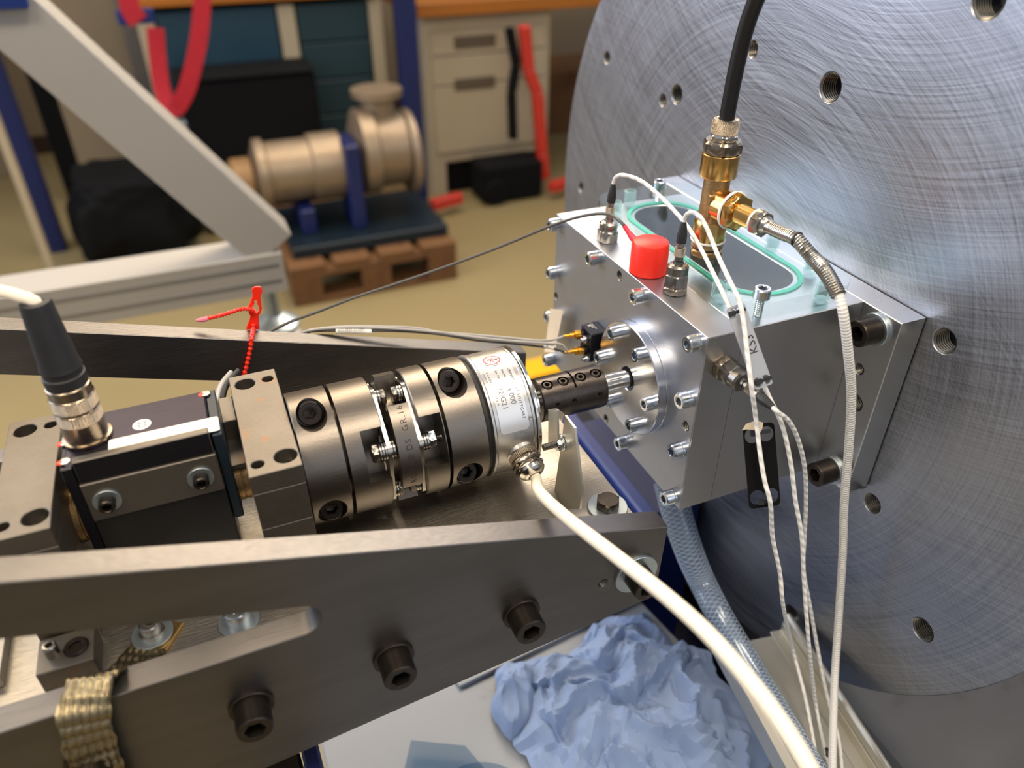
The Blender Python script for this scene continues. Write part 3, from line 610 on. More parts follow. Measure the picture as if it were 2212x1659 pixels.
# ------------------------------------------------------------------ torque support bracket
bk = thing('support_bracket', 'thin bent aluminium sheet bracket below the black sleeve coupling', 'bracket', (-76, -50, -44))
A_ = [at(*p, 'X', -78) for p in ((1219.5, 897), (1241, 925), (1257, 1056), (1252, 1100), (1196, 1098), (1197, 1062), (1212, 960))]
def flat(name, pts, nrm, th, m, parent, bev=.15):
    n = len(pts); nv = V(nrm).normalized()*th; vs = list(pts)+[p+nv for p in pts]; c = sum((V(p) for p in pts), V())/n
    fs = [tuple(range(n)), tuple(range(n, 2*n))]+[(i, (i+1) % n, n+(i+1) % n, n+i) for i in range(n)]
    return put(name, mesh([V(v)-c for v in vs], fs, m, bev=bev), parent, T(c))
flat('upright', A_, (1, 0, 0), 1.4, alu_sheet, bk)
B_ = [V((-84, -32.5, 12)), V((-84, -15, 12)), V((-84, -15, -44)), V((-84, -33, -44))]
flat('inner_arm', [at(*p, 'X', -84) for p in ((1184, 888), (1203, 886), (1204, 950), (1196, 962), (1184, 963))], (1, 0, 0), 1.4, alu_sheet, bk)
flat('bridge', [at(1184, 888, 'X', -84), at(1203, 886, 'X', -84), at(1219.5, 897, 'X', -78), at(1212, 906, 'X', -78)], (0, .3, 1), 1.2, alu_sheet, bk)
bp_ = at(1214.5, 956, 'X', -78.2)
cyl(bk, 'washer', bp_, (-1, 0, 0), solid(5.2, 1.2), zinc, 32); hexpart(bk, bp_+V((-1.2, 0, 0)), (-1, 0, 0), 3.9, 3.2, zinc)
cyl(bk, 'bolt_shank', bp_+V((-4, 0, 0)), (-1, 0, 0), [(0, 0)]+[p for i in range(9) for p in ((2.1, i*.9), (1.7, i*.9+.45))]+[(2, 8.3), (0, 8.6)], inox_dk, 20)
# ------------------------------------------------------------------ accelerometers
def accel(label, org, ax, nut, tip, text, dk=False, hx=6.5, rise=0.):
    a = thing('accelerometer', label, 'sensor', org, 'stud mounted accelerometers on the housing'); ax = V(ax).normalized(); P = V(org); m = inox_dk if dk else inox
    z = 0
    if nut: hexpart(a, P, ax, 7.0, nut, nickel_dk, 'base_nut'); z = nut
    hexpart(a, P+ax*z, ax, hx, 8, m, 'hex_body'); z += 8
    cyl(a, 'body', P+ax*z, ax, [(0, 0), (hx*.98, 0), (hx*.98, 4.6), (hx*.8, 5.8), (3.2, 6.2), (3, 8), (0, 8)], m, 40)
    if text and not dk:
        wr = lambda tx, ty, tz: (hx*1.0*math.cos(tx/hx), hx*1.0*math.sin(tx/hx), ty)
        put('lettering', text_me(text, 2.2, ink, .05, 'CENTER', wrap=lambda tx, ty, tz: ((hx+tz)*math.cos(tx/hx-2.05), (hx+tz)*math.sin(tx/hx-2.05), ty+1.2)), a, frame(P+ax*z, ax, (1, 0, 0)))
    z += 8; cyl(a, 'connector_base', P+ax*z, ax, solid(2.5, 3), m, 28); z += 3
    cyl(a, 'knurled_nut', P+ax*z, ax, [(0, 0), (3.1, 0), (3.2, .2), (3.2, 5), (3, 5.4), (0, 5.4)], knurl_m, 40, uvk=True); z += 5.4
    cyl(a, 'neck', P+ax*z, ax, solid(2.1, 3), inox, 24); z += 2.8
    cyl(a, 'boot', P+ax*z, ax, [(0, 0), (2.8, 0), (3, .6), (3, 5.2), (2.1, 10.5), (1.5, 12.8), (0, 12.8)], blackr, 10); z += 12.6
    return P+ax*z
t1 = accel('pale steel accelerometer at the far left end of the housing top', (11.4, 74.5, 64.2), (.06, .02, 1), 0, None, 'DYTRAN')
t2 = accel('dark steel accelerometer on a hex base beside the red cap', (12.8, -9.6, 64.2), (.04, .06, 1), 4.5, None, 'DY', True, 6.7)
t3 = accel('steel accelerometer sticking out sideways from the near housing face', (13.4, -63.9, 42.5), (.02, -1, .0), 4.5, None, '', True, 6.7)
# red capped sensor
rc = thing('red_capped_sensor', 'squat sensor under a bright red silicone cap on the housing top', 'sensor', (12.5, 21.5, 64.2))
cyl(rc, 'cap', (12.5, 21.5, 64.5), (0, 0, 1), [(0, 0), (11.6, 0), (12.1, .6), (11.8, 18.8), (11.0, 20.5), (10.2, 21.0), (0, 21.2)], red_cap, 64)
for k, (dx, dy, l, an) in enumerate(((-2.5, 1, 7, 20), (1, 0, 6, 80), (3, -1, 5, 30), (0, 3, 5, -40))):
    b_ = box('embossed_mark', -l/2, l/2, -.35, .35, -.15, .25, red_cap, rc, .1); b_.matrix_basis = Mx.Translation(V((12.5+dx, 21.5+dy, 85.2))*S) @ Mx.Rotation(math.radians(an), 4, 'Z')
ca = V((12.5, 32.5, 75)); cb = at(1348, 487, 'Y', 44)
cable('strain_sleeve', [V((12.5, 30.5, 77)), ca+(cb-ca)*.5, cb], 2.0, pink, rc, n=16, rfun=lambda s, L: 2.2 if s < L*.55 else 1.5)
tag(cable('thin_black_cable', [cb, at(1336, 475, 'Y', 50), at(1318, 464, 'Y', 62), at(1290, 462, 'Y', 75), at(1245, 470, 'Y', 92), at(1185, 490, 'Y', 105), at(1105, 523, 'Y', 118), at(1025, 554, 'Y', 126), at(930, 588, 'Y', 130), at(835, 620, 'Y', 130), at(760, 645, 'Y', 128), at(690, 672, 'Y', 125), at(640, 690, 'Y', 122), at(604, 706, 'Y', 118), at(575, 722, 'Y', 112), at(560, 745, 'Y', 108)], 1.05, dgreyc),
    'thin dark grey cable running from the red cap away behind the far rail', 'cable')
# ------------------------------------------------------------------ triaxial accelerometer
tx = thing('triaxial_accelerometer', 'small black cube accelerometer with gold plugs left of the round flange', 'sensor', (-6, 50, -20))
box('cube', -12.5, 0, 44, 60, -13, 10, black_an, tx, .6); box('mounting_tab', -3, 0, 42, 62, -15.5, 9, black_an, tx, .4)
put('lettering', text_me('X', 4, paper, .03), tx, frame((-9.5, 57.5, 10.05), (0, 0, 1), (.0, -1, 0)))
put('lettering', text_me('Model 8 ICP\nSN 1004', 1.5, paper, .03), tx, frame((-6.0, 57.8, 10.05), (0, 0, 1), (.0, -1, 0)))
put('lettering', text_me('Z', 4, paper, .03), tx, frame((-7.5, 43.92, -7), (0, -1, 0), (1, 0, 0)))
def goldplug(px, py, Yv, dy):
    P = V((-12.5, Yv, dy)); ax = V((-1, .12, .02)).normalized()
    g = thing('gold_plug', 'small gold knurled plug in the black cube accelerometer, cable %s' % px, 'plug', P, 'gold plugs of the black cube accelerometer')
    cyl(g, 'seat', P, ax, solid(3, 3), black_an, 24); cyl(g, 'knurled_nut', P+ax*2.6, ax, [(0, 0), (3.0, 0), (3.1, .3), (3.1, 4.2), (2.1, 4.6), (0, 4.6)], gold, 20); cyl(g, 'barrel', P+ax*6.8, ax, [(0, 0), (1.5, 0), (1.5, 3.5), (1.1, 4), (1.1, 8), (0, 8)], gold, 20)
    return P+ax*14.4
g1 = goldplug('running off highest', 0, 56, 4.5); g2 = goldplug('in the middle', 0, 50, -5.5); g3 = goldplug('lowest', 0, 54, -8)
for y, z in ((50.5, 3), (47, -11)): hexpart(tx, (-12.5, y, z), (-1, 0, 0), 2.7, 2.6, zinc); cyl(tx, 'stud', (-15, y, z), (-1, 0, 0), solid(1.6, 2.4), zinc, 18)
capscrew(tx, (-12.5, 59, -1), (-1, 0, 0), 1.7, 3, .8, inox)
gt = 'grey cables of the cube accelerometer'
tag(cable('grey_cable', [g1, at(1200, 733, 'Y', 60), at(1165, 736, 'Y', 64), at(1110, 731, 'Y', 72), at(1040, 725, 'Y', 82), at(960, 719, 'Y', 92), at(880, 712, 'Y', 100), at(800, 708, 'Y', 104), at(740, 708, 'Y', 106), at(680, 712, 'Y', 109), at(650, 720, 'Y', 112), at(640, 735, 'Y', 113)], .95, greyc), 'uppermost grey cable arching from the cube accelerometer to the far rail', 'cable', gt)
tag(cable('grey_cable', [g2, at(1215, 745, 'Y', 54), at(1190, 742, 'Y', 58), at(1120, 738, 'Y', 68), at(1040, 730, 'Y', 80), at(960, 720, 'Y', 92), at(900, 709, 'Y', 100), at(830, 706, 'Y', 105), at(760, 705, 'Y', 108), at(700, 709, 'Y', 110), at(660, 716, 'Y', 113), at(648, 733, 'Y', 114)], .95, greyc), 'middle grey cable from the cube accelerometer crossing above the ring sensor', 'cable', gt)
tag(cable('grey_cable', [g3, at(1210, 757, 'Y', 57), at(1180, 750, 'Y', 62), at(1110, 742, 'Y', 72), at(1030, 735, 'Y', 83), at(950, 722, 'Y', 93), at(880, 716, 'Y', 101), at(790, 714, 'Y', 104), at(720, 714, 'Y', 107), at(670, 716, 'Y', 111), at(655, 728, 'Y', 113)], .95, dgreyc), 'lowest darker grey cable under the other two by the ring sensor', 'cable', gt)
f1 = cable('cable_marker', [at(725, 715.5, 'Y', 105.5), at(765, 715.5, 'Y', 104), at(802, 716.5, 'Y', 102)], 1.7, paper, None, n=14); tag(f1, 'white printed sleeve marker around the grey cables on the far rail', 'marker')
put('lettering', text_me('AO-0531-D-030-', 2.6, ink, .03), f1, frame(at(730, 717.5, 'Y', 101.5), (0, -.8, .6), (1, 0, -.16)))
f2 = cable('cable_marker', [at(1176, 745, 'Y', 61), at(1196, 751, 'Y', 58)], 1.9, paper, None, n=14); tag(f2, 'short white marker with a letter B near the gold plugs', 'marker')
put('lettering', text_me('B', 2.8, ink, .03), f2, frame(at(1180, 750, 'Y', 55.5), (0, -.8, .6), (1, 0, -.1)))
tp = put('tape_strip', mesh([at(1188, 667, 'X', -9.6), at(1216, 670, 'X', -9.6), at(1203, 735, 'X', -10), at(1198, 762, 'X', -14), at(1176, 760, 'X', -14), at(1180, 733, 'X', -10)], [(0, 1, 2, 5), (5, 2, 3, 4)], tape)); tag(tp, 'cream masking tape flag stuck on the left edge of the housing face', 'tape')
md = tp.modifiers.new('s', 'SOLIDIFY'); md.thickness = .0003
# ------------------------------------------------------------------ brass tee fitting
te = thing('brass_tee_fitting', 'brass tee fitting standing on the clear window of the housing', 'fitting', (47, 10, 73.5)); TP = V((47, 10, 0)); up = V((0, 0, 1))
hexpart(te, (47, 10, 75.6), up, 9.2, 4.6, brass_cast, 'base_nut')
cyl(te, 'oil_seal', (47, 10, 80.2), up, [(0, 0), (9.2, 0), (9.6, .6), (9.2, 1.4), (0, 1.4)], blackr, 40)
cyl(te, 'lower_collar', (47, 10, 81.4), up, solid(9.9, 3.4), brass_cast, 48)
def ring(name, org, ax, R, r, m, parent):
    n, k = 40, 10; vs, fs = [], []; F = frame((0, 0, 0), ax)
    for i in range(n):
        for j in range(k):
            a, b = 2*math.pi*i/n, 2*math.pi*j/k; vs.append(F @ V(((R+r*math.cos(b))*math.cos(a), (R+r*math.cos(b))*math.sin(a), r*math.sin(b))))
    for i in range(n):
        for j in range(k): fs.append((i*k+j, ((i+1) % n)*k+j, ((i+1) % n)*k+(j+1) % k, i*k+(j+1) % k))
    return put(name, mesh(vs, fs, m), parent, T(org))
ring('seal_ring', (47, 10, 85.6), up, 10.1, .8, white_pl, te)
cyl(te, 'lower_socket', (47, 10, 86.2), up, [(0, 0), (10.2, 0), (10.3, .4), (10.2, 11), (9.2, 13.2), (0, 13.2)], brass, 56)
cyl(te, 'tee_body', (47, 10, 97), up, [(0, 0), (9.4, 0), (8.6, 4), (8.2, 9), (8.0, 13), (8.0, 22), (7.8, 27), (7.6, 31.5), (0, 31.5)], brass_cast, 48)
cyl(te, 'upper_socket', (47, 10, 125.8), up, [(0, 0), (8, 0), (10.8, .7), (11.2, 1.4), (11.2, 14.2), (10.8, 14.6), (0, 14.6)], brass, 56)
hexpart(te, (47, 10, 140.6), up, 10.6, 7.4, nickel_dk, 'hex_collar')
hexpart(te, (47, 10, 148), up, 7.4, 3.6, chrome, 'hex_nut')
cyl(te, 'knurled_nut', (47, 10, 151.6), up, [(0, 0), (7.7, .2), (7.9, .8), (7.9, 7), (7.2, 8.2), (4.9, 8.4), (4.6, 7), (0, 7)], knurl_m, 56, uvk=True)
box('cast_lug', 37.6, 44, 1.4, 3.6, 104, 118, brass_cast, te, .5); box('cast_lug', 40, 46, .6, 3, 99.5, 104.5, brass_cast, te, .5)
bd = V((.142, -.99, 0)).normalized(); BP = V((47, 10, 110))
cyl(te, 'branch_socket', BP+bd*4, bd, [(0, 0), (8.8, 0), (10.3, 1.4), (10.4, 3), (10.4, 11.4), (0, 11.4)], brass, 56)
ring('seal_ring', BP+bd*16, bd, 10.9, .9, white_pl, te)
hexpart(te, BP+bd*16.6, bd, 10.2, 5.4, brass, 'branch_nut', ch=.08)
cyl(te, 'threaded_nipple', BP+bd*22, bd, [(0, 0), (5.9, 0)]+[p for i in range(13) for p in ((6.0, .4+i*.9), (5.6, .85+i*.9))]+[(5.9, 12.6), (0, 12.6)], brass, 40)
ring('seal_ring', BP+bd*35.2, bd, 6.6, .8, white_pl, te)
hexpart(te, BP+bd*35.8, bd, 7.0, 6.2, inox, 'probe_nut')
cyl(te, 'probe_collar', BP+bd*42, bd, [(0, 0), (5.4, 0), (5.2, 1), (4.0, 2.6), (3.8, 5), (4.0, 6), (0, 6)], inox, 36)
# black hose upward
tag(cable('black_air_hose', [(47, 10, 156), (47, 10, 164), at(1590, 150, 'X', 47), at(1612, 60, 'X', 47), at(1640, -15, 'X', 47), at(1690, -110, 'X', 47)], 4.45, blackp, n=24), 'glossy black air hose rising out of the brass tee to the top', 'hose')
# probe cable with spring strain relief
pc = thing('probe_cable', 'thick white braided probe cable with a steel spring hanging down the right side', 'cable', BP+bd*46)
s0 = BP+bd*47; sp = [s0, s0+bd*9, s0+bd*18, at(1755, 556, 'Y', -66), at(1785, 590, 'Y', -80), at(1812, 638, 'Y', -93)]
path = tube_pts(sp, .3); fr = frames(path)
cable('spring_core', sp, 3.1, inox_dk, pc, n=16, step=1)
me, mw = tube([p+x*0 for p, t, x, y in fr], 3.9, inox, n=20, smooth=False, rfun=lambda s, L: 3.9+.3*math.sin(2*math.pi*s/1.5) if s > 19 else 4.0+.10*math.sin(2*math.pi*s/1.2)); put('spring', me, pc, mw)
cyl(pc, 'ferrule', s0+bd*18, bd, solid(4.4, 1.4), black_ox, 32)
wc = [at(1812, 636, 'Y', -92.5), at(1822, 680, 'Y', -99), at(1832, 760, 'Y', -103), at(1839, 850, 'Y', -104), at(1834, 960, 'Y', -105), at(1824, 1080, 'Y', -107), at(1820, 1200, 'Y', -112), at(1812, 1330, 'Y', -122), at(1804, 1450, 'Y', -138), at(1800, 1560, 'Z', -214), at(1798, 1680, 'Z', -222), at(1796, 1800, 'Z', -226)]
cable('sheath', wc, 2.65, white_br, pc, n=18, step=2)
# white sensor cables
wg = 'thin white cables of the three accelerometers'
tag(cable('white_cable', [t1-V((0, 0, 1)), t1+V((.6, -.5, 4)), at(1345, 378, 'Y', 66), at(1385, 391, 'Y', 52), at(1430, 428, 'Y', 30), at(1478, 480, 'Y', 4), at(1510, 530, 'Y', -15), at(1548, 605, 'Y', -42), atd(1573, 657, 411), atd(1600, 720, 411), atd(1640, 810, 412), atd(1665, 865, 414), atd(1690, 920, 420), atd(1708, 1000, 430), atd(1718, 1080, 440), atd(1732, 1160, 452), atd(1737, 1260, 470), atd(1748, 1400, 495), at(1762, 1520, 'Z', -222), at(1783, 1625, 'Z', -232), at(1802, 1700, 'Z', -234)], 1.3, white_tw, step=3), 'white cable from the left accelerometer passing behind the silver tag', 'cable', wg)
tag(cable('white_cable', [t2-V((0, 0, 1)), t2+V((.6, .3, 3)), at(1492, 458, 'Y', -12), at(1512, 468, 'Y', -18), at(1530, 500, 'Y', -26), at(1550, 550, 'Y', -38), atd(1578, 610, 409), atd(1597, 650, 403.5), atd(1607, 700, 402.5), atd(1614, 760, 402), atd(1624, 840, 403), atd(1633, 905, 417), atd(1642, 980, 420.5), atd(1652, 1040, 422.5), atd(1664, 1086, 425), atd(1669, 1160, 446), atd(1685, 1240, 462), atd(1692, 1310, 478), at(1712, 1400, 'Z', -196), at(1738, 1500, 'Z', -218), at(1757, 1600, 'Z', -232), at(1772, 1690, 'Z', -234)], 1.3, white_tw, step=3), 'white cable looping from the dark accelerometer over the silver and black tags', 'cable', wg)
tag(cable('white_cable', [t3+V((0, 1, 0)), t3+V((0, -3, -.4)), at(1704, 910, 'Y', -110), at(1724, 950, 'Y', -108), at(1738, 1010, 'Y', -106), at(1741, 1080, 'Y', -104), at(1738, 1160, 'Y', -104), at(1736, 1230, 'Y', -108), at(1750, 1310, 'Y', -114), at(1766, 1400, 'Y', -122), at(1786, 1500, 'Z', -220), at(1812, 1600, 'Z', -235), at(1820, 1690, 'Z', -236.5)], 1.3, white_tw, step=3), 'white cable bending down from the sideways accelerometer', 'cable', wg)
# ------------------------------------------------------------------ cable tags
def ctag(label, P0, Px, Py, m, side):
    P0, Px, Py = V(P0), V(Px), V(Py); ux = (Px-P0); W = ux.length; ux.normalize(); uy = Py-P0; uy -= ux*uy.dot(ux); H = uy.length; uy.normalize(); n = ux.cross(uy)
    if n.dot(CAM-P0) < 0: n = -n; 
    A = Mx((ux, uy, ux.cross(uy))).transposed().to_4x4(); A.translation = P0
    t = thing('cable_tag', label, 'tag', P0, None)
    r = W*.24
    hol = [[(x, y) for x, y in circ(cx, cy, r, 22)] for cx in (W*.28, W*.72) for cy in (W*.34, H-W*.34)]
    # joined into keyhole pairs by a narrow bridge
    h2 = []
    for cy in (W*.34, H-W*.34):
        k = []
        for i in range(25): a = math.radians(24+312*i/24); k.append((W*.28+r*math.cos(a), cy+r*math.sin(a)))
        for i in range(25): a = math.radians(204+312*i/24); k.append((W*.72+r*math.cos(a), cy+r*math.sin(a)))
        h2.append(k)
    me = plate(rrect(0, W, 0, H, W*.14, 5), h2, 1.0, m, .15); put('tag_plate', me, t, A)
    return t, A, W, H, ux, uy
def ziptie(parent, c, ax, nrm, s=1.):
    c = V(c); ax = V(ax).normalized(); nrm = V(nrm).normalized()
    F = frame(c, nrm, ax)
    b_ = box('tie_head', -2.2*s, 2.2*s, -1.7*s, 1.7*s, 0, 2.4*s, blackp, parent, .3); m_ = F.copy(); m_.translation = m_.translation*S; b_.matrix_basis = m_ @ Mx.Translation(V((-3*s, 0, 1.2*s))*S)
    b_ = box('tie_strap', -4*s, 4*s, -1.1*s, 1.1*s, 0, 1., blackp, parent, .2); b_.matrix_basis = m_ @ Mx.Translation(V((2.2*s, 0, .4))*S)
k1, A1, W1, H1, ux1, uy1 = ctag('silver metal cable tag marked KS3 hanging over the housing edge', atd(1567, 667, 407), atd(1606, 653, 407), atd(1642, 839, 407), tag_silver, 1)
nn = -(ux1.cross(uy1)); nn = nn if nn.dot(CAM) > 0 else -nn
N1 = -FW
def in1(a, b, d=0): return A1 @ V((a*W1, b*H1, 0)) + N1*d
ziptie(k1, in1(.42, .08, 1.0), in1(.9, .08)-in1(.1, .08), N1, .85); ziptie(k1, in1(.5, .92, 1.0), in1(.9, .92)-in1(.1, .92), N1, .85)
tm = text_me('KS3', 6.4, ink, .05, spacing=1.05); lx = -(uy1); ly = ux1.copy()*1.0
ty_ = (in1(.6, .5)-in1(.6, .58)).normalized(); tn = N1.copy(); tn = (tn-ty_*tn.dot(ty_)).normalized(); ty2 = tn.cross(ty_)
Bm = Mx((ty_, ty2, tn)).transposed().to_4x4(); Bm.translation = in1(.84, .60, 1.15); put('lettering', tm, k1, Bm)
k2, A2, W2, H2, ux2, uy2 = ctag('black plastic cable tag with a torn paper scrap at its top', atd(1603, 920, 424), atd(1671, 911, 425), atd(1634, 1097, 430), tag_black, 1)
def in2(a, b, d=0): return A2 @ V((a*W2, b*H2, 0)) + N1*d
ziptie(k2, in2(.5, .10, 1.0), in2(.9, .1)-in2(.1, .1), N1, 1.0); ziptie(k2, in2(.5, .93, 1.0), in2(.9, .9)-in2(.1, .9), N1, .9)
sq = [in2(*p) for p in ((-.04, .05, 1.6), (.1, -.02, 2.4), (.45, -.045, 1.4), (.62, -.01, 2.6), (.6, .06, 1.6), (.52, .1, 2.2), (.4, .12, 1.5), (.3, .06, 2.6), (.1, .045, 1.4))]
q_ = put('paper_scrap', mesh(sq, [(0, 1, 8), (1, 2, 7, 8), (2, 3, 4, 5), (2, 5, 6, 7)], tape), k2); md = q_.modifiers.new('s', 'SOLIDIFY'); md.thickness = .0003
# ------------------------------------------------------------------ red beaded tie on the far rail
rt = thing('red_beaded_tie', 'bright red beaded cable tie looped over the far rail', 'cable tie', at(548, 720, 'Y', 106.8))
hp = [(545, 624), (551, 620), (563, 620), (567, 627), (566, 634), (563, 640), (564, 652), (566, 668), (562, 678), (559, 683), (561, 706), (561, 712), (532, 712), (534, 704), (540, 690), (541, 683), (537, 676), (536, 666), (541, 655), (545, 643), (546, 636), (544, 630)]
hl = [(552, 649), (556, 650), (556, 657), (560, 665), (560, 672), (555, 677), (547, 674), (541, 668), (546, 662), (550, 657), (549, 651)]
def yplate(pl, holes, Yv, th, m, name, parent):
    f = lambda q: [(p.x, p.z) for p in [at(a, b, 'Y', Yv) for a, b in q]]
    A = Mx(((1, 0, 0), (0, 0, -1), (0, 1, 0))).to_4x4(); A.translation = V((0, Yv, 0)); return put(name, plate(f(pl), [f(h) for h in holes], th, m, .2), parent, A)
yplate(hp, [hl], 107.6, 1.6, red_pl, 'tie_head', rt)
def beads(parent, pts, r0, r1, m, pitch):
    return cable('beaded_strap', pts, 1, m, parent, n=14, step=.5, rfun=lambda s, L: r0+(r1-r0)*max(0, math.sin(2*math.pi*s/pitch))**.6)
beads(rt, [at(548, 700, 'Y', 107.2), at(547, 712, 'Y', 104), at(544, 730, 'Y', 91.6), at(541, 750, 'Y', 90.4), at(536, 775, 'Y', 90), at(530, 800, 'Y', 89.5), at(524, 822, 'Y', 89)], 1.0, 1.65, red_pl, 3.4)
beads(rt, [at(551, 672, 'Y', 106.2), at(538, 668, 'Y', 105), at(520, 668, 'Y', 104), at(495, 676, 'Y', 104), at(470, 683, 'Y', 104), at(448, 688, 'Y', 104)], 1.0, 1.6, red_pl, 1.9)
cable('strap_tip', [at(449, 688, 'Y', 104), at(436, 691, 'Y', 104), at(423, 692, 'Y', 104)], 1.5, pinktip, rt, rfun=lambda s, L: 1.7-.9*(s/L)**2)
# cables behind the sensor block
tag(cable('black_lead', [at(515, 800, 'Y', 55), at(488, 835, 'Y', 44), at(480, 870, 'Y', 34), at(470, 930, 'Y', 26)], 1.6, blackr), 'short black lead dropping between sensor box and bearing block', 'cable')
tag(cable('grey_lead', [at(500, 805, 'Y', 60), at(478, 832, 'Y', 50), at(468, 862, 'Y', 36), at(462, 900, 'Y', 24)], 1.9, greyc), 'short grey lead rising behind the black sensor box corner', 'cable')
# ------------------------------------------------------------------ earthing strap
es = thing('earthing_strap', 'woven tinned earthing strap bolted down and hanging through the near rail slot', 'strap', (-316, -60, -44))
cyl(es, 'washer', (-313, -57.5, -41.6), up, solid(10.2, 1.6), zinc_mat, 48); capscrew(es, (-313, -57.5, -40), up, 5, 6, 2.3, inox, wash=(6, 1.4), wm=inox)
b_ = box('lug', -9, 9, -11, 11, -1.1, 1.1, brass, es, .3); b_.matrix_basis = Mx.Translation(V((-312, -60, -42.8))*S) @ Mx.Rotation(math.radians(-32), 4, 'Z')
cl = [V((-316, -66, -41)), V((-321, -76, -36)), V((-327, -88, -26)), V((-331, -96, -14.5)), V((-334, -104, -14)), V((-337, -111.5, -22)), V((-340, -113, -45)), V((-343, -113, -80)), V((-347, -113, -130))]
pth = tube_pts(cl, .8); vs, fs = [], []; nw = 33; Wd = 20
for i, p in enumerate(pth):
    t = (pth[min(i+1, len(pth)-1)]-pth[max(i-1, 0)]).normalized(); f_ = min(1, max(0, (i*.8)/30))
    side = V((1, -.45*(1-f_), 0)).normalized(); side = (side-t*side.dot(t)).normalized(); nr = side.cross(t)
    if nr.y > 0 or (nr.z < 0 and abs(nr.y) < .3): nr = -nr
    s_ = i*.8
    for j in range(nw):
        u = (j/(nw-1)-.5)*Wd*(1+.05*math.sin(s_*.35)); h_ = .85*math.sin(math.pi*(s_/7+u/3.3))*math.sin(math.pi*(s_/7-u/3.3))+.5*noise.noise(V((u*.4, s_*.15, 0)))
        vs.append(p+side*u+nr*(h_+.8))
for i in range(len(pth)-1):
    for j in range(nw-1): fs.append((i*nw+j, i*nw+j+1, (i+1)*nw+j+1, (i+1)*nw+j))
o = put('woven_band', mesh(vs, fs, braidm, sharp=180), es); md = o.modifiers.new('s', 'SOLIDIFY'); md.thickness = .0012; md.offset = 0
# ------------------------------------------------------------------ things under the housing
# cable tray, running 8.5 degrees off the disc plane
td = V((-.165, -.986, 0)); tu = V((.986, -.165, 0))
def prism(name, prof, org, d, u, L, m, parent=None, bev=.15):
    n = len(prof); P0 = V(org); vs = [P0+u*a+V((0, 0, b))+d*(0) for a, b in prof]+[P0+u*a+V((0, 0, b))+d*L for a, b in prof]
    c = P0+d*L/2; fs = [tuple(range(n)), tuple(range(n, 2*n))]+[(i, (i+1) % n, n+(i+1) % n, n+i) for i in range(n)]
    return put(name, mesh([v-c for v in vs], fs, m, bev=bev), parent, T(c))
ty0 = V((90, -69, -240))
tr = thing('cable_tray', 'aluminium cable tray in front of the disc at the bottom right', 'tray', ty0+V((0, -120, -6)))
flo = [(-4, 0), (19, 0), (20, -1.6), (-33, -1.6), (-33, 13), (-26, 16), (-26, 14.4), (-31.4, 12), (-31.4, 0)]
prism('tray_floor', [(-31, 0), (20, 0), (20, -1.5), (-31, -1.5)], ty0+td*0, td, tu, 420, alu_sheet, tr)
prism('tray_side', [(-33, -4), (-31.2, -4), (-31.2, 14), (-27, 16.2), (-27, 17.4), (-33, 14.6)], ty0, td, tu, 420, alu_sheet, tr)
prism('tray_step', [(20.2, -1.5), (31, -1.5), (31, 8), (29.6, 8), (29.6, 0), (20.2, 0)], ty0+td*-4, td, tu, 420, alu_sheet, tr)
prism('tray_lip', [(31.2, 4), (33, 4), (33, 12), (36, 14), (36, 16.5), (33.5, 17.6), (31.2, 15)], ty0+td*-6, td, tu, 420, alu_sheet, tr, .5)
ct = thing('cable_tie_clip', 'black cable tie gathering the white cables at the bottom edge', 'cable tie', at(1778, 1645, 'Y', -165))
ring('tie_loop', at(1775, 1650, 'Y', -166), (0, .3, 1), 5.5, .9, blackp, ct); bb_ = at(1787, 1648, 'Y', -172); box('tie_head', bb_.x-2.4, bb_.x+2.4, bb_.y-2, bb_.y+2, bb_.z-3.5, bb_.z+3.5, blackp, ct, .4)
cable('tie_tail', [at(1786, 1640, 'Y', -172), at(1788, 1628, 'Y', -173), at(1786, 1618, 'Y', -173)], 1.3, blackp, ct)
# reinforced hose
hz = thing('reinforced_hose', 'clear hose with white thread reinforcement behind the cream cable', 'hose', (70, -60, -200))
hp_ = [at(1445, 1040, 'Y', 20), at(1462, 1110, 'Y', 0), at(1488, 1190, 'Y', -18), at(1516, 1255, 'Y', -30), at(1552, 1325, 'Z', -206), at(1600, 1405, 'Z', -219), at(1658, 1500, 'Z', -228), at(1720, 1600, 'Z', -229.5), at(1772, 1680, 'Z', -229.5), at(1830, 1775, 'Z', -229.5)]
HR = 12.8
hr_ = lambda s, L: HR-(HR-8.4)*min(1, s/L*1.1)
cable('hose_wall', hp_, HR, hose_m, hz, n=28, step=5, rfun=hr_); cable('hose_core', hp_, HR-3, mat('blue_grey_hose_core', (130, 140, 158), 0, .4), hz, n=20, step=5, rfun=lambda s, L: hr_(s, L)-2.2)
path = tube_pts(hp_, 1.6); fr = frames(path); vs, fs = [], []; Lh = len(fr)*1.6
thread_w = mat('white_hose_thread', (232, 236, 244), 0, .6)
for sgn in (1, -1):
    for h0 in range(8):
        b0 = len(vs)
        for i, (p, t, x, y) in enumerate(fr):
            s_ = i*1.6; a = sgn*(s_/26*2*math.pi)+h0*2*math.pi/8; e = x*math.cos(a)+y*math.sin(a); f_ = -x*math.sin(a)+y*math.cos(a); rr = hr_(s_, Lh)-.7; wd = .42
            for da, dr in ((-wd, 0), (0, .3), (wd, 0)): vs.append(p+e*(rr+dr)+f_*da)
        for i in range(len(fr)-1):
            for j in range(2): q = b0+i*3+j; fs.append((q, q+1, q+4, q+3))
o = put('thread_braid', mesh(vs, fs, thread_w, sharp=180), hz); o['kind'] = 'stuff'
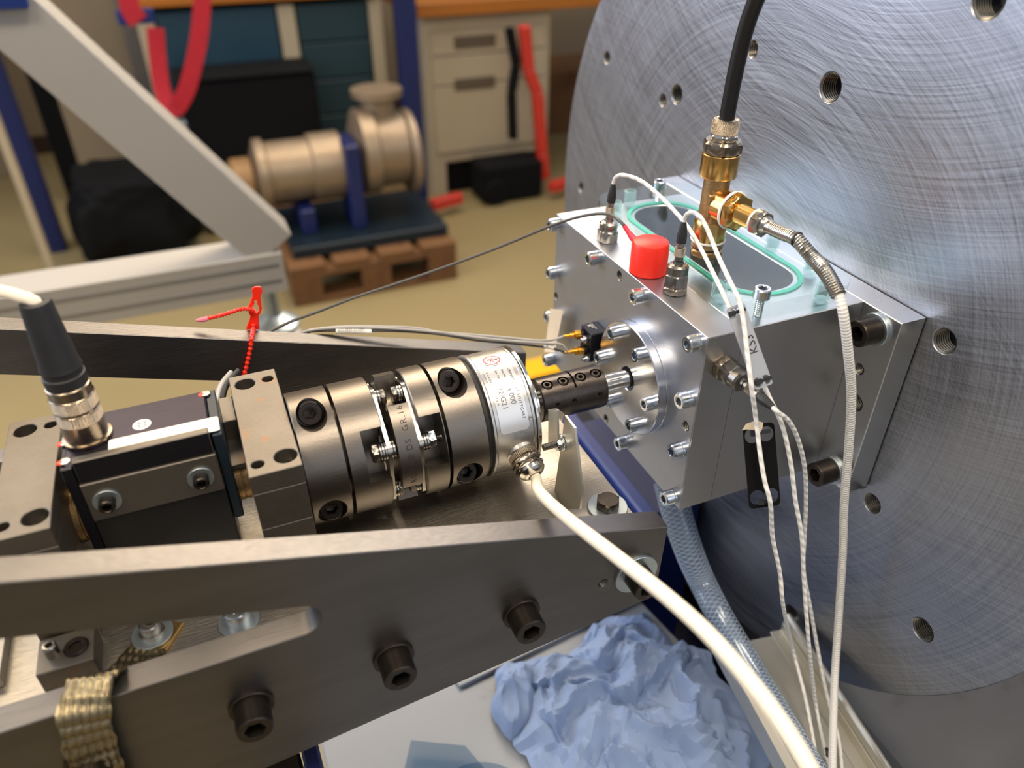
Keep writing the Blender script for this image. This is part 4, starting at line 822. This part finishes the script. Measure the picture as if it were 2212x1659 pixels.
# machine bed, navy frame, table
bed = box('machine_bed', 166.5, 900, -900, 400, -400, -311, slab_m, None, 6); tag(bed, 'dark grey machine bed under the bottom of the big disc', 'machine bed')
nf = thing('navy_floor_frame', 'navy blue steel frame standing under the housing and disc', 'frame', (40, 300, FZ))
box('cross_beam', 22, 66, 26, 214, -250, -202, navy, nf, 3); box('base_box', -60, 330, -420, 430, FZ+20, -430, mat('dark_navy_paint', (10, 20, 52), 0, .5), nf, 5)
box('edge_rail', 54, 68, 24, 212, -202, -192, navy, nf, 2)
box('frame_leg', 76, 128, 60, 214, -420, -212, blue_lac, nf, 3)
tb = thing('work_table', 'pale grey worktop beneath the rig at the bottom centre', 'table', (-100, -100, FZ))
flat('tabletop', [V(p) for p in ((-250, -520, -345), (158, -520, -345), (15, 330, -345), (-250, 330, -345))], (0, 0, 1), 40, table_m, tb, 2)
for x in (-230, -20):
    for y in (-500, 290): box('leg', x-16, x+16, y-16, y+16, FZ, -345, blue_lac, tb, 2)
flat('sheet_board', [V(p) for p in ((-130, 22, -305), (66, 44, -305), (30, 200, -305), (-160, 180, -305))], (0, 0, 1), 4, table_m, tb, .8)
# clear plastic dish and its lid on the table
dish = thing('plastic_dish', 'clear plastic dish cut by the bottom edge of the picture', 'dish', (-155, -85, -305))
dp = at(1010, 1700, 'Z', -290)
cyl(dish, 'bowl', (dp.x, dp.y-28, -304.8), up, [(0, 0), (34, 0), (40, 18), (42, 19), (42, 20), (39, 20), (33, 1.4), (0, 1.4)], lid_pl, 64)
q0 = [at(888, 1600, 'Z', -297), at(1005, 1612, 'Z', -297), at(1080, 1700, 'Z', -297), at(860, 1720, 'Z', -297)]
flat('corner_flange', q0, (0, 0, 1), 1.2, lid_pl, dish, .3)
# small dark blue clamp at the rail's lower edge
cb_ = thing('dark_blue_clamp', 'dark blue clamp edge peeking out below the near rail', 'clamp', at(640, 1650, 'Z', -150))
pz = at(665, 1655, 'Z', -150); box('jaw', pz.x-26, pz.x-3, pz.y-40, pz.y+12, -190, -150, blackp, cb_, 1.5); box('arm', pz.x-2, pz.x+8, pz.y-40, pz.y+14, -190, -148, blue_lac, cb_, 1.5)
# crumpled blue paper
def crumple(name, label, outline, zb, hgt, seed, amp):
    pts = [at(a, b, 'Z', zb) for a, b in outline]; c = sum(pts, V())/len(pts); N_, K = 96, 44; vs, fs = [], []
    ang = [math.atan2((p-c).y, (p-c).x) for p in pts]; rad = [((p-c).xy).length for p in pts]; od = sorted(zip(ang, rad))
    def R_at(a):
        for i in range(len(od)):
            a0, r0 = od[i]; a1, r1 = od[(i+1) % len(od)]
            if i == len(od)-1: a1 += 2*math.pi
            for aa in (a, a+2*math.pi):
                if a0 <= aa <= a1: return r0+(r1-r0)*(aa-a0)/(a1-a0+1e-9)
        return od[0][1]
    for k in range(K+1):
        for i in range(N_):
            a = -math.pi+2*math.pi*i/N_; f = k/K; r = R_at(a)*f*(1+.05*noise.noise(V((math.cos(a)*4, math.sin(a)*4, seed))))
            x, y = c.x+r*math.cos(a), c.y+r*math.sin(a); P_ = V((x*.022, y*.022, seed)); P_ = P_+noise.noise_vector(P_*.8)*.9
            h1 = 1-abs(noise.noise(P_))*2; h2 = 1-abs(noise.noise(P_*2.3+V((5, 1, 2))))*2; h3 = 1-abs(noise.noise(P_*5.1))*2
            z = zb+2+hgt*(1-f**3)*(.30+.55*max(0, h1)**1.3)+amp*(h2*.9+h3*.35)*(1-f**6*.6); dx = noise.noise_vector(P_*1.7)*amp*1.1
            vs.append(V((x+dx.x, y+dx.y, max(zb+.6, z))))
    for k in range(K):
        for i in range(N_): q = (i+1) % N_; fs.append((k*N_+i, k*N_+q, (k+1)*N_+q, (k+1)*N_+i))
    o = put(name, mesh([v-c for v in vs], fs, bluepap, sharp=20), None, T(c)); tag(o, label, 'paper wipe'); return o
crumple('paper_wipe', 'crumpled light blue paper wipe heaped on the worktop', [(1290, 1350), (1400, 1330), (1440, 1390), (1530, 1420), (1560, 1470), (1620, 1560), (1665, 1700), (1500, 1760), (1250, 1760), (1170, 1690), (1110, 1630), (1090, 1560), (1070, 1480), (1150, 1440), (1230, 1430)], -304, 34, 3.1, 9)
crumple('paper_wipe', 'smaller folded blue paper wipe left of the big crumpled heap', [(1070, 1450), (1120, 1435), (1165, 1450), (1175, 1500), (1150, 1560), (1110, 1600), (1075, 1560), (1066, 1500)], -302, 22, 7.7, 6)
# ------------------------------------------------------------------ background
yt = box('yellow_kerb', *(lambda p: (p.x-80, p.x+260, p.y-30, p.y+60))(at(1185, 792, 'Z', FZ+40)), FZ, FZ+40, yellow_m, None, 3); tag(yt, 'yellow painted bar on the floor seen beside the black sleeve', 'bar')
YP = 900
fx = thing('extrusion_frame', 'aluminium profile frame with a long diagonal strut on the left', 'frame', at(580, 660, 'Y', YP))
def bar(name, p0, p1, wy, wz, m, parent, bev=1.5, upv=(0, 1, 0)):
    p0, p1 = V(p0), V(p1); d = p1-p0; L = d.length; F = frame(p0, d, upv)
    vs = [(a*wy/2, b*wz/2, c) for c in (0, L) for a in (-1, 1) for b in (-1, 1)]; fs = [(0, 1, 3, 2), (4, 5, 7, 6), (0, 1, 5, 4), (2, 3, 7, 6), (0, 2, 6, 4), (1, 3, 7, 5)]
    return put(name, mesh(vs, fs, m, bev=bev), parent, F)
p0, p1 = at(-180, 684, 'Y', YP), at(608, 566, 'Y', YP)
zb_ = (p0.z+p1.z)/2; p0 = V((p0.x, YP, p1.z)); 
bar('profile', p0, p1, 80, 70, extr, fx); 
for dz in (-14, 14): bar('groove', p0+V((0, -40.5, dz)), p1+V((-8, -40.5, dz)), 1.5, 7, alu_dull, fx, 0)
bar('diagonal_strut', at(-90, -75, 'Y', YP), at(585, 525, 'Y', YP), 70, 80, extr, fx)
pf = at(578, 615, 'Y', YP); cyl(fx, 'foot_stem', (pf.x, YP, pf.z-60), up, solid(14, 70), zinc_mat, 24); cyl(fx, 'foot_pad', (pf.x, YP, pf.z-84), up, [(0, 0), (42, 0), (42, 10), (16, 26), (0, 26)], zinc_mat, 32)
box('profile_post', pf.x-40, pf.x+40, YP-40, YP+40, FZ, pf.z-84, extr, fx, 2); 
q = at(22, 4, 'Y', YP-45); box('blue_cover', q.x-70, q.x+20, YP-60, YP-41, q.z-8, q.z+60, navy, fx, 3)
# pallet
pa = thing('wooden_pallet', 'small wooden pallet carrying the pump on the tan floor', 'pallet', (265, 2380, FZ))
for y in (2080, 2330, 2580):
    box('bottom_board', -30, 565, y, y+100, FZ, FZ+22, wood, pa, 2)
    for x in (-30, 215, 460): box('block', x, x+104, y, y+100, FZ+22, FZ+100, wood, pa, 2)
    box('stringer', -30, 565, y, y+100, FZ+100, FZ+122, wood, pa, 2)
for x in (-30, 125, 285, 440): box('top_board', x, x+125, 2080, 2680, FZ+122, FZ+144, wood, pa, 2)
# pump on the pallet
pu = thing('pump_unit', 'pale metal pump motor with a blue bracket lying on the wooden pallet', 'pump', (230, 2380, FZ+144))
PZ = FZ+144
box('skid', 0, 560, 2150, 2560, PZ, PZ+40, sensor_blue, pu, 4)
cyl(pu, 'motor_barrel', (-60, 2380, PZ+235), (1, 0, 0), [(0, 0), (80, 0), (118, 12), (118, 40), (104, 46), (104, 190), (116, 196), (116, 300), (0, 300)], motor_m, 40)
cyl(pu, 'end_cap', (-150, 2380, PZ+215), (1, 0, 0), [(0, 0), (55, 0), (82, 20), (82, 80), (60, 92), (0, 92)], mat('brown_cast_housing', (136, 104, 66), .2, .5), 32)
box('blue_bracket', 235, 285, 2230, 2400, PZ+40, PZ+340, blue_lac, pu, 6); box('blue_bracket', 60, 110, 2250, 2500, PZ+40, PZ+130, blue_lac, pu, 4)
cyl(pu, 'pump_housing', (290, 2380, PZ+270), (1, 0, 0), [(0, 0), (100, 0), (150, 20), (150, 70), (128, 80), (128, 180), (90, 230), (0, 240)], motor_m, 40)
cyl(pu, 'pump_flange', (480, 2380, PZ+250), (1, 0, 0), solid(150, 28, 4), motor_m, 40)
cyl(pu, 'outlet_pipe', (400, 2400, PZ+380), up, [(0, 0), (60, 0), (60, 70), (90, 74), (90, 96), (0, 96)], motor_m, 32)
# black bag
def blob(name, label, cat, c, r, m, seed, flatb=True):
    bm = bmesh.new(); bmesh.ops.create_icosphere(bm, subdivisions=5, radius=1)
    for v in bm.verts:
        n_ = v.co.copy(); k = 1+.22*noise.noise(n_*1.6+V((seed, 0, 0)))+.07*noise.noise(n_*5+V((seed, 3, 0))); e = .55
        q = V([math.copysign(abs(t)**e, t) for t in n_])*k; v.co = V((q.x*r[0], q.y*r[1], max(q.z*r[2], -r[2]*.98)))*S
    finish(bm, 60); me = bpy.data.meshes.new('m'); bm.to_mesh(me); bm.free(); me.materials.append(m); o = put(name, me, None, T(c)); return tag(o, label, cat)
bc = at(330, 560, 'Z', FZ); blob('black_bag', 'slumped black bag lying on the floor behind the diagonal strut', 'bag', (bc.x-20, bc.y+130, FZ+165), (205, 190, 175), blackbg, 2.)
# black case
kc = thing('black_case', 'large black case standing in front of the workbench', 'case', at(560, 420, 'Z', FZ)); q0 = at(445, 420, 'Z', FZ); q1 = at(675, 395, 'Z', FZ)
box('shell', q0.x-20, q1.x+10, 2840, 3080, FZ, FZ+600, blackbg, kc, 14); box('lid', q0.x-24, q1.x+14, 2830, 3085, FZ+602, at(560, 160, 'Y', 2840).z, blackbg, kc, 14)
# workbench with teal drawers
YB = 3120
def X_(px, py, Yv=YB): return at(px, py, 'Y', Yv)
bn = thing('workbench', 'workbench with orange brown top and teal drawer cabinets', 'workbench', (X_(600, 300).x, YB+200, FZ))
zt = X_(600, 4).z; xl, xr = X_(330, 10).x, X_(815, 10).x
box('worktop', xl-60, xr+10, YB-40, YB+640, zt+8, zt+40, orange_w, bn, 3)
cuts = [X_(385, 100).x-60, X_(610, 100).x, X_(632, 100).x+26, X_(800, 100).x]
box('side_frame', cuts[0]-70, cuts[0]-6, YB, YB+600, FZ, zt-12, white_lac, bn, 3)
box('drawer_cabinet', cuts[0], cuts[1]-4, YB+8, YB+600, FZ+60, zt-12, teal, bn, 3)
box('side_frame', cuts[1], cuts[2], YB-12, YB+600, FZ, zt-12, white_lac, bn, 3)
box('side_frame', cuts[3]+6, cuts[3]+60, YB-12, YB+600, FZ, zt-12, white_lac, bn, 3)
hgt = (zt-12-FZ-60)/5
for k in range(5): box('drawer', cuts[2]+6, cuts[3], YB-6, YB+560, FZ+60+hgt*k+3, FZ+60+hgt*(k+1)-3, teal_d, bn, 4)
for k in range(2): box('drawer', cuts[0]+6, cuts[1]-8, YB-4, YB+8, FZ+60+(zt-12-FZ-60)/2*k+3, FZ+60+(zt-12-FZ-60)/2*(k+1)-3, teal, bn, 4)
# navy pillar right of the bench
b_ = box('navy_post', X_(862, 100, 2780).x, X_(905, 100, 2780).x, 2780, 2830, FZ, 300, blue_lac, None, 4); tag(b_, 'navy blue steel post between the two benches', 'post')
# second bench and white cabinet
YC = 2900
b2 = thing('wooden_bench', 'orange brown bench top above the off white cabinet', 'workbench', (X_(1060, 10, YC).x, YC+300, FZ))
zc = X_(1060, 34, YC).z; box('worktop', X_(890, 20, YC).x, X_(890, 20, YC).x+1500, YC-60, YC+600, zc+18, zc+70, orange_w, b2, 3)
box('rear_leg', X_(890, 20, YC).x+1380, X_(890, 20, YC).x+1440, YC+400, YC+460, FZ, zc, blue_lac, b2, 3)
wcb = thing('white_cabinet', 'off white drawer cabinet under the wooden bench', 'cabinet', (X_(1060, 300, YC).x, YC+200, FZ))
cx0, cx1 = X_(915, 60, YC).x, X_(1190, 60, YC).x
box('body', cx0, cx1, YC+4, YC+480, FZ+150, zc+8, white_lac, wcb, 4); box('body', cx0, cx0+70, YC+4, YC+480, FZ, FZ+150, white_lac, wcb, 2); box('plinth', cx0+72, cx1, YC+30, YC+480, FZ, FZ+148, blackbg, wcb, 2)
zs = [X_(1000, y, YC).z for y in (60, 105, 175, 315)]
for za, zb2 in ((zs[1]-20, zs[0]-10), (zs[2]-10, zs[1]-26), (zs[3]-20, zs[2]-16)): box('drawer', cx0+26, cx1-26, YC-10, YC+4, zb2 if zb2 < za else za, za if za > zb2 else zb2, white_lac, wcb, 3)
for y in (88, 178): q = X_(1030, y, YC); box('handle_recess', q.x-105, q.x+80, YC-16, YC-10, q.z-24, q.z+24, mat('brown_recess', (92, 78, 60), 0, .6), wcb, 3)
# red and black pallet truck handle
hj = thing('red_hand_truck', 'red and black hand truck parked before the white cabinet', 'truck', at(1130, 400, 'Z', FZ)); YH = 2760
pp_ = [X_(a, b, YH) for a, b in ((1132, 55), (1140, 150), (1160, 200), (1170, 330), (1175, 385))]
for a, b in zip(pp_[:-1], pp_[1:]): bar('red_upright', a, b, 46, 46, redpaint, hj, 5)
pp_ = [X_(a, b, YH) for a, b in ((1100, 60), (1115, 140), (1105, 200), (1108, 300))]
for a, b in zip(pp_[:-1], pp_[1:]): bar('black_column', a, b, 40, 34, blackbg, hj, 5)
q = X_(1110, 355, YH); box('base', q.x-170, q.x+120, YH-60, YH+110, FZ+10, q.z+20, blackbg, hj, 10)
for a, b in ((930, 412), (1190, 380)): q = X_(a, b, YH-100); bar('red_fork', (q.x, YH-100, FZ+60), (q.x+150, YH-60, FZ+60), 44, 44, redpaint, hj, 5)
cyl(hj, 'wheel', (X_(1060, 380, YH).x, YH-80, FZ+60), (0, 1, 0), solid(58, 40, 8), blackbg, 32)
# left posts
q = at(135, 545, 'Z', FZ); b_ = box('navy_post', q.x-44, q.x+18, q.y, q.y+70, FZ, FZ+1240*.62, blue_lac, None, 4); tag(b_, 'slanting looking navy blue post at the left edge of the picture', 'post')
q = at(175, 430, 'Z', FZ); b_ = box('black_post', q.x-50, q.x+36, q.y, q.y+80, FZ, 60, blackbg, None, 4); tag(b_, 'black post just right of the navy post at left', 'post')
q = at(118, 600, 'Z', FZ); b_ = box('pale_post', q.x-14, q.x+12, q.y, q.y+30, FZ, -150, white_lac, None, 3); tag(b_, 'thin pale post in front of the navy post at left', 'post')
q = at(20, 380, 'Z', FZ); b_ = box('grey_cabinet', q.x-700, q.x+30, q.y, q.y+250, FZ, -60, wall_m, None, 4); tag(b_, 'beige cabinet at the far left behind the navy post', 'cabinet')
b_ = box('beige_partition', at(110, 300, 'Y', 3500).x, at(372, 300, 'Y', 3500).x, 3500, 3560, FZ, 900, wall_m, None, 2); tag(b_, 'beige partition panel behind the diagonal strut', 'panel')
b_ = box('grey_column', at(300, 200, 'Y', 3300).x, at(372, 200, 'Y', 3300).x, 3300, 3380, FZ, 500, mat('warm_grey_paint', (92, 86, 82), 0, .6), None, 3); tag(b_, 'grey column behind the hanging red straps', 'column')
b_ = box('cardboard_box', at(1205, 300, 'Y', 3300).x, at(1205, 300, 'Y', 3300).x+700, 3300, 3700, FZ, FZ+330, wood, None, 4); b_.location.y += .27; tag(b_, 'brown box in the gap beside the big disc', 'box')
# red lifting strap
YS = 2500
rst = thing('red_lifting_strap', 'red lifting strap hanging in a long loop before the workbench', 'strap', X_(390, 250, YS))
def ribbon(name, pts, wd, m, parent, Yv):
    P_ = tube_pts([V(p) for p in pts], 20); vs, fs = [], []
    for i, p in enumerate(P_):
        t = (P_[min(i+1, len(P_)-1)]-P_[max(i-1, 0)]).normalized(); s = t.cross(V((0, 1, 0))).normalized()
        for a in (-1, 1): vs.append(p+s*a*wd/2)
    for i in range(len(P_)-1): fs.append((2*i, 2*i+1, 2*i+3, 2*i+2))
    o = put(name, mesh(vs, fs, m), parent); md = o.modifiers.new('s', 'SOLIDIFY'); md.thickness = .012; return o
ribbon('strap_loop', [X_(335, 60, YS+40), X_(340, 120, YS+40), X_(350, 190, YS+30), X_(372, 238, YS+10), X_(400, 200, YS), X_(420, 130, YS), X_(432, 60, YS), X_(440, -60, YS)], 52, redbg, rst, YS)
ribbon('strap_end', [X_(275, -20, YS+50), X_(282, 20, YS+50), X_(300, 45, YS+50)], 60, redbg, rst, YS); q = X_(290, 38, YS+60); box('buckle', q.x-50, q.x+60, YS+60, YS+90, q.z-20, q.z+22, navy, rst, 4)
q = X_(385, 275, YS+30); box('hook_block', q.x-30, q.x+30, YS+20, YS+70, q.z-60, q.z+20, zinc_mat, rst, 8)
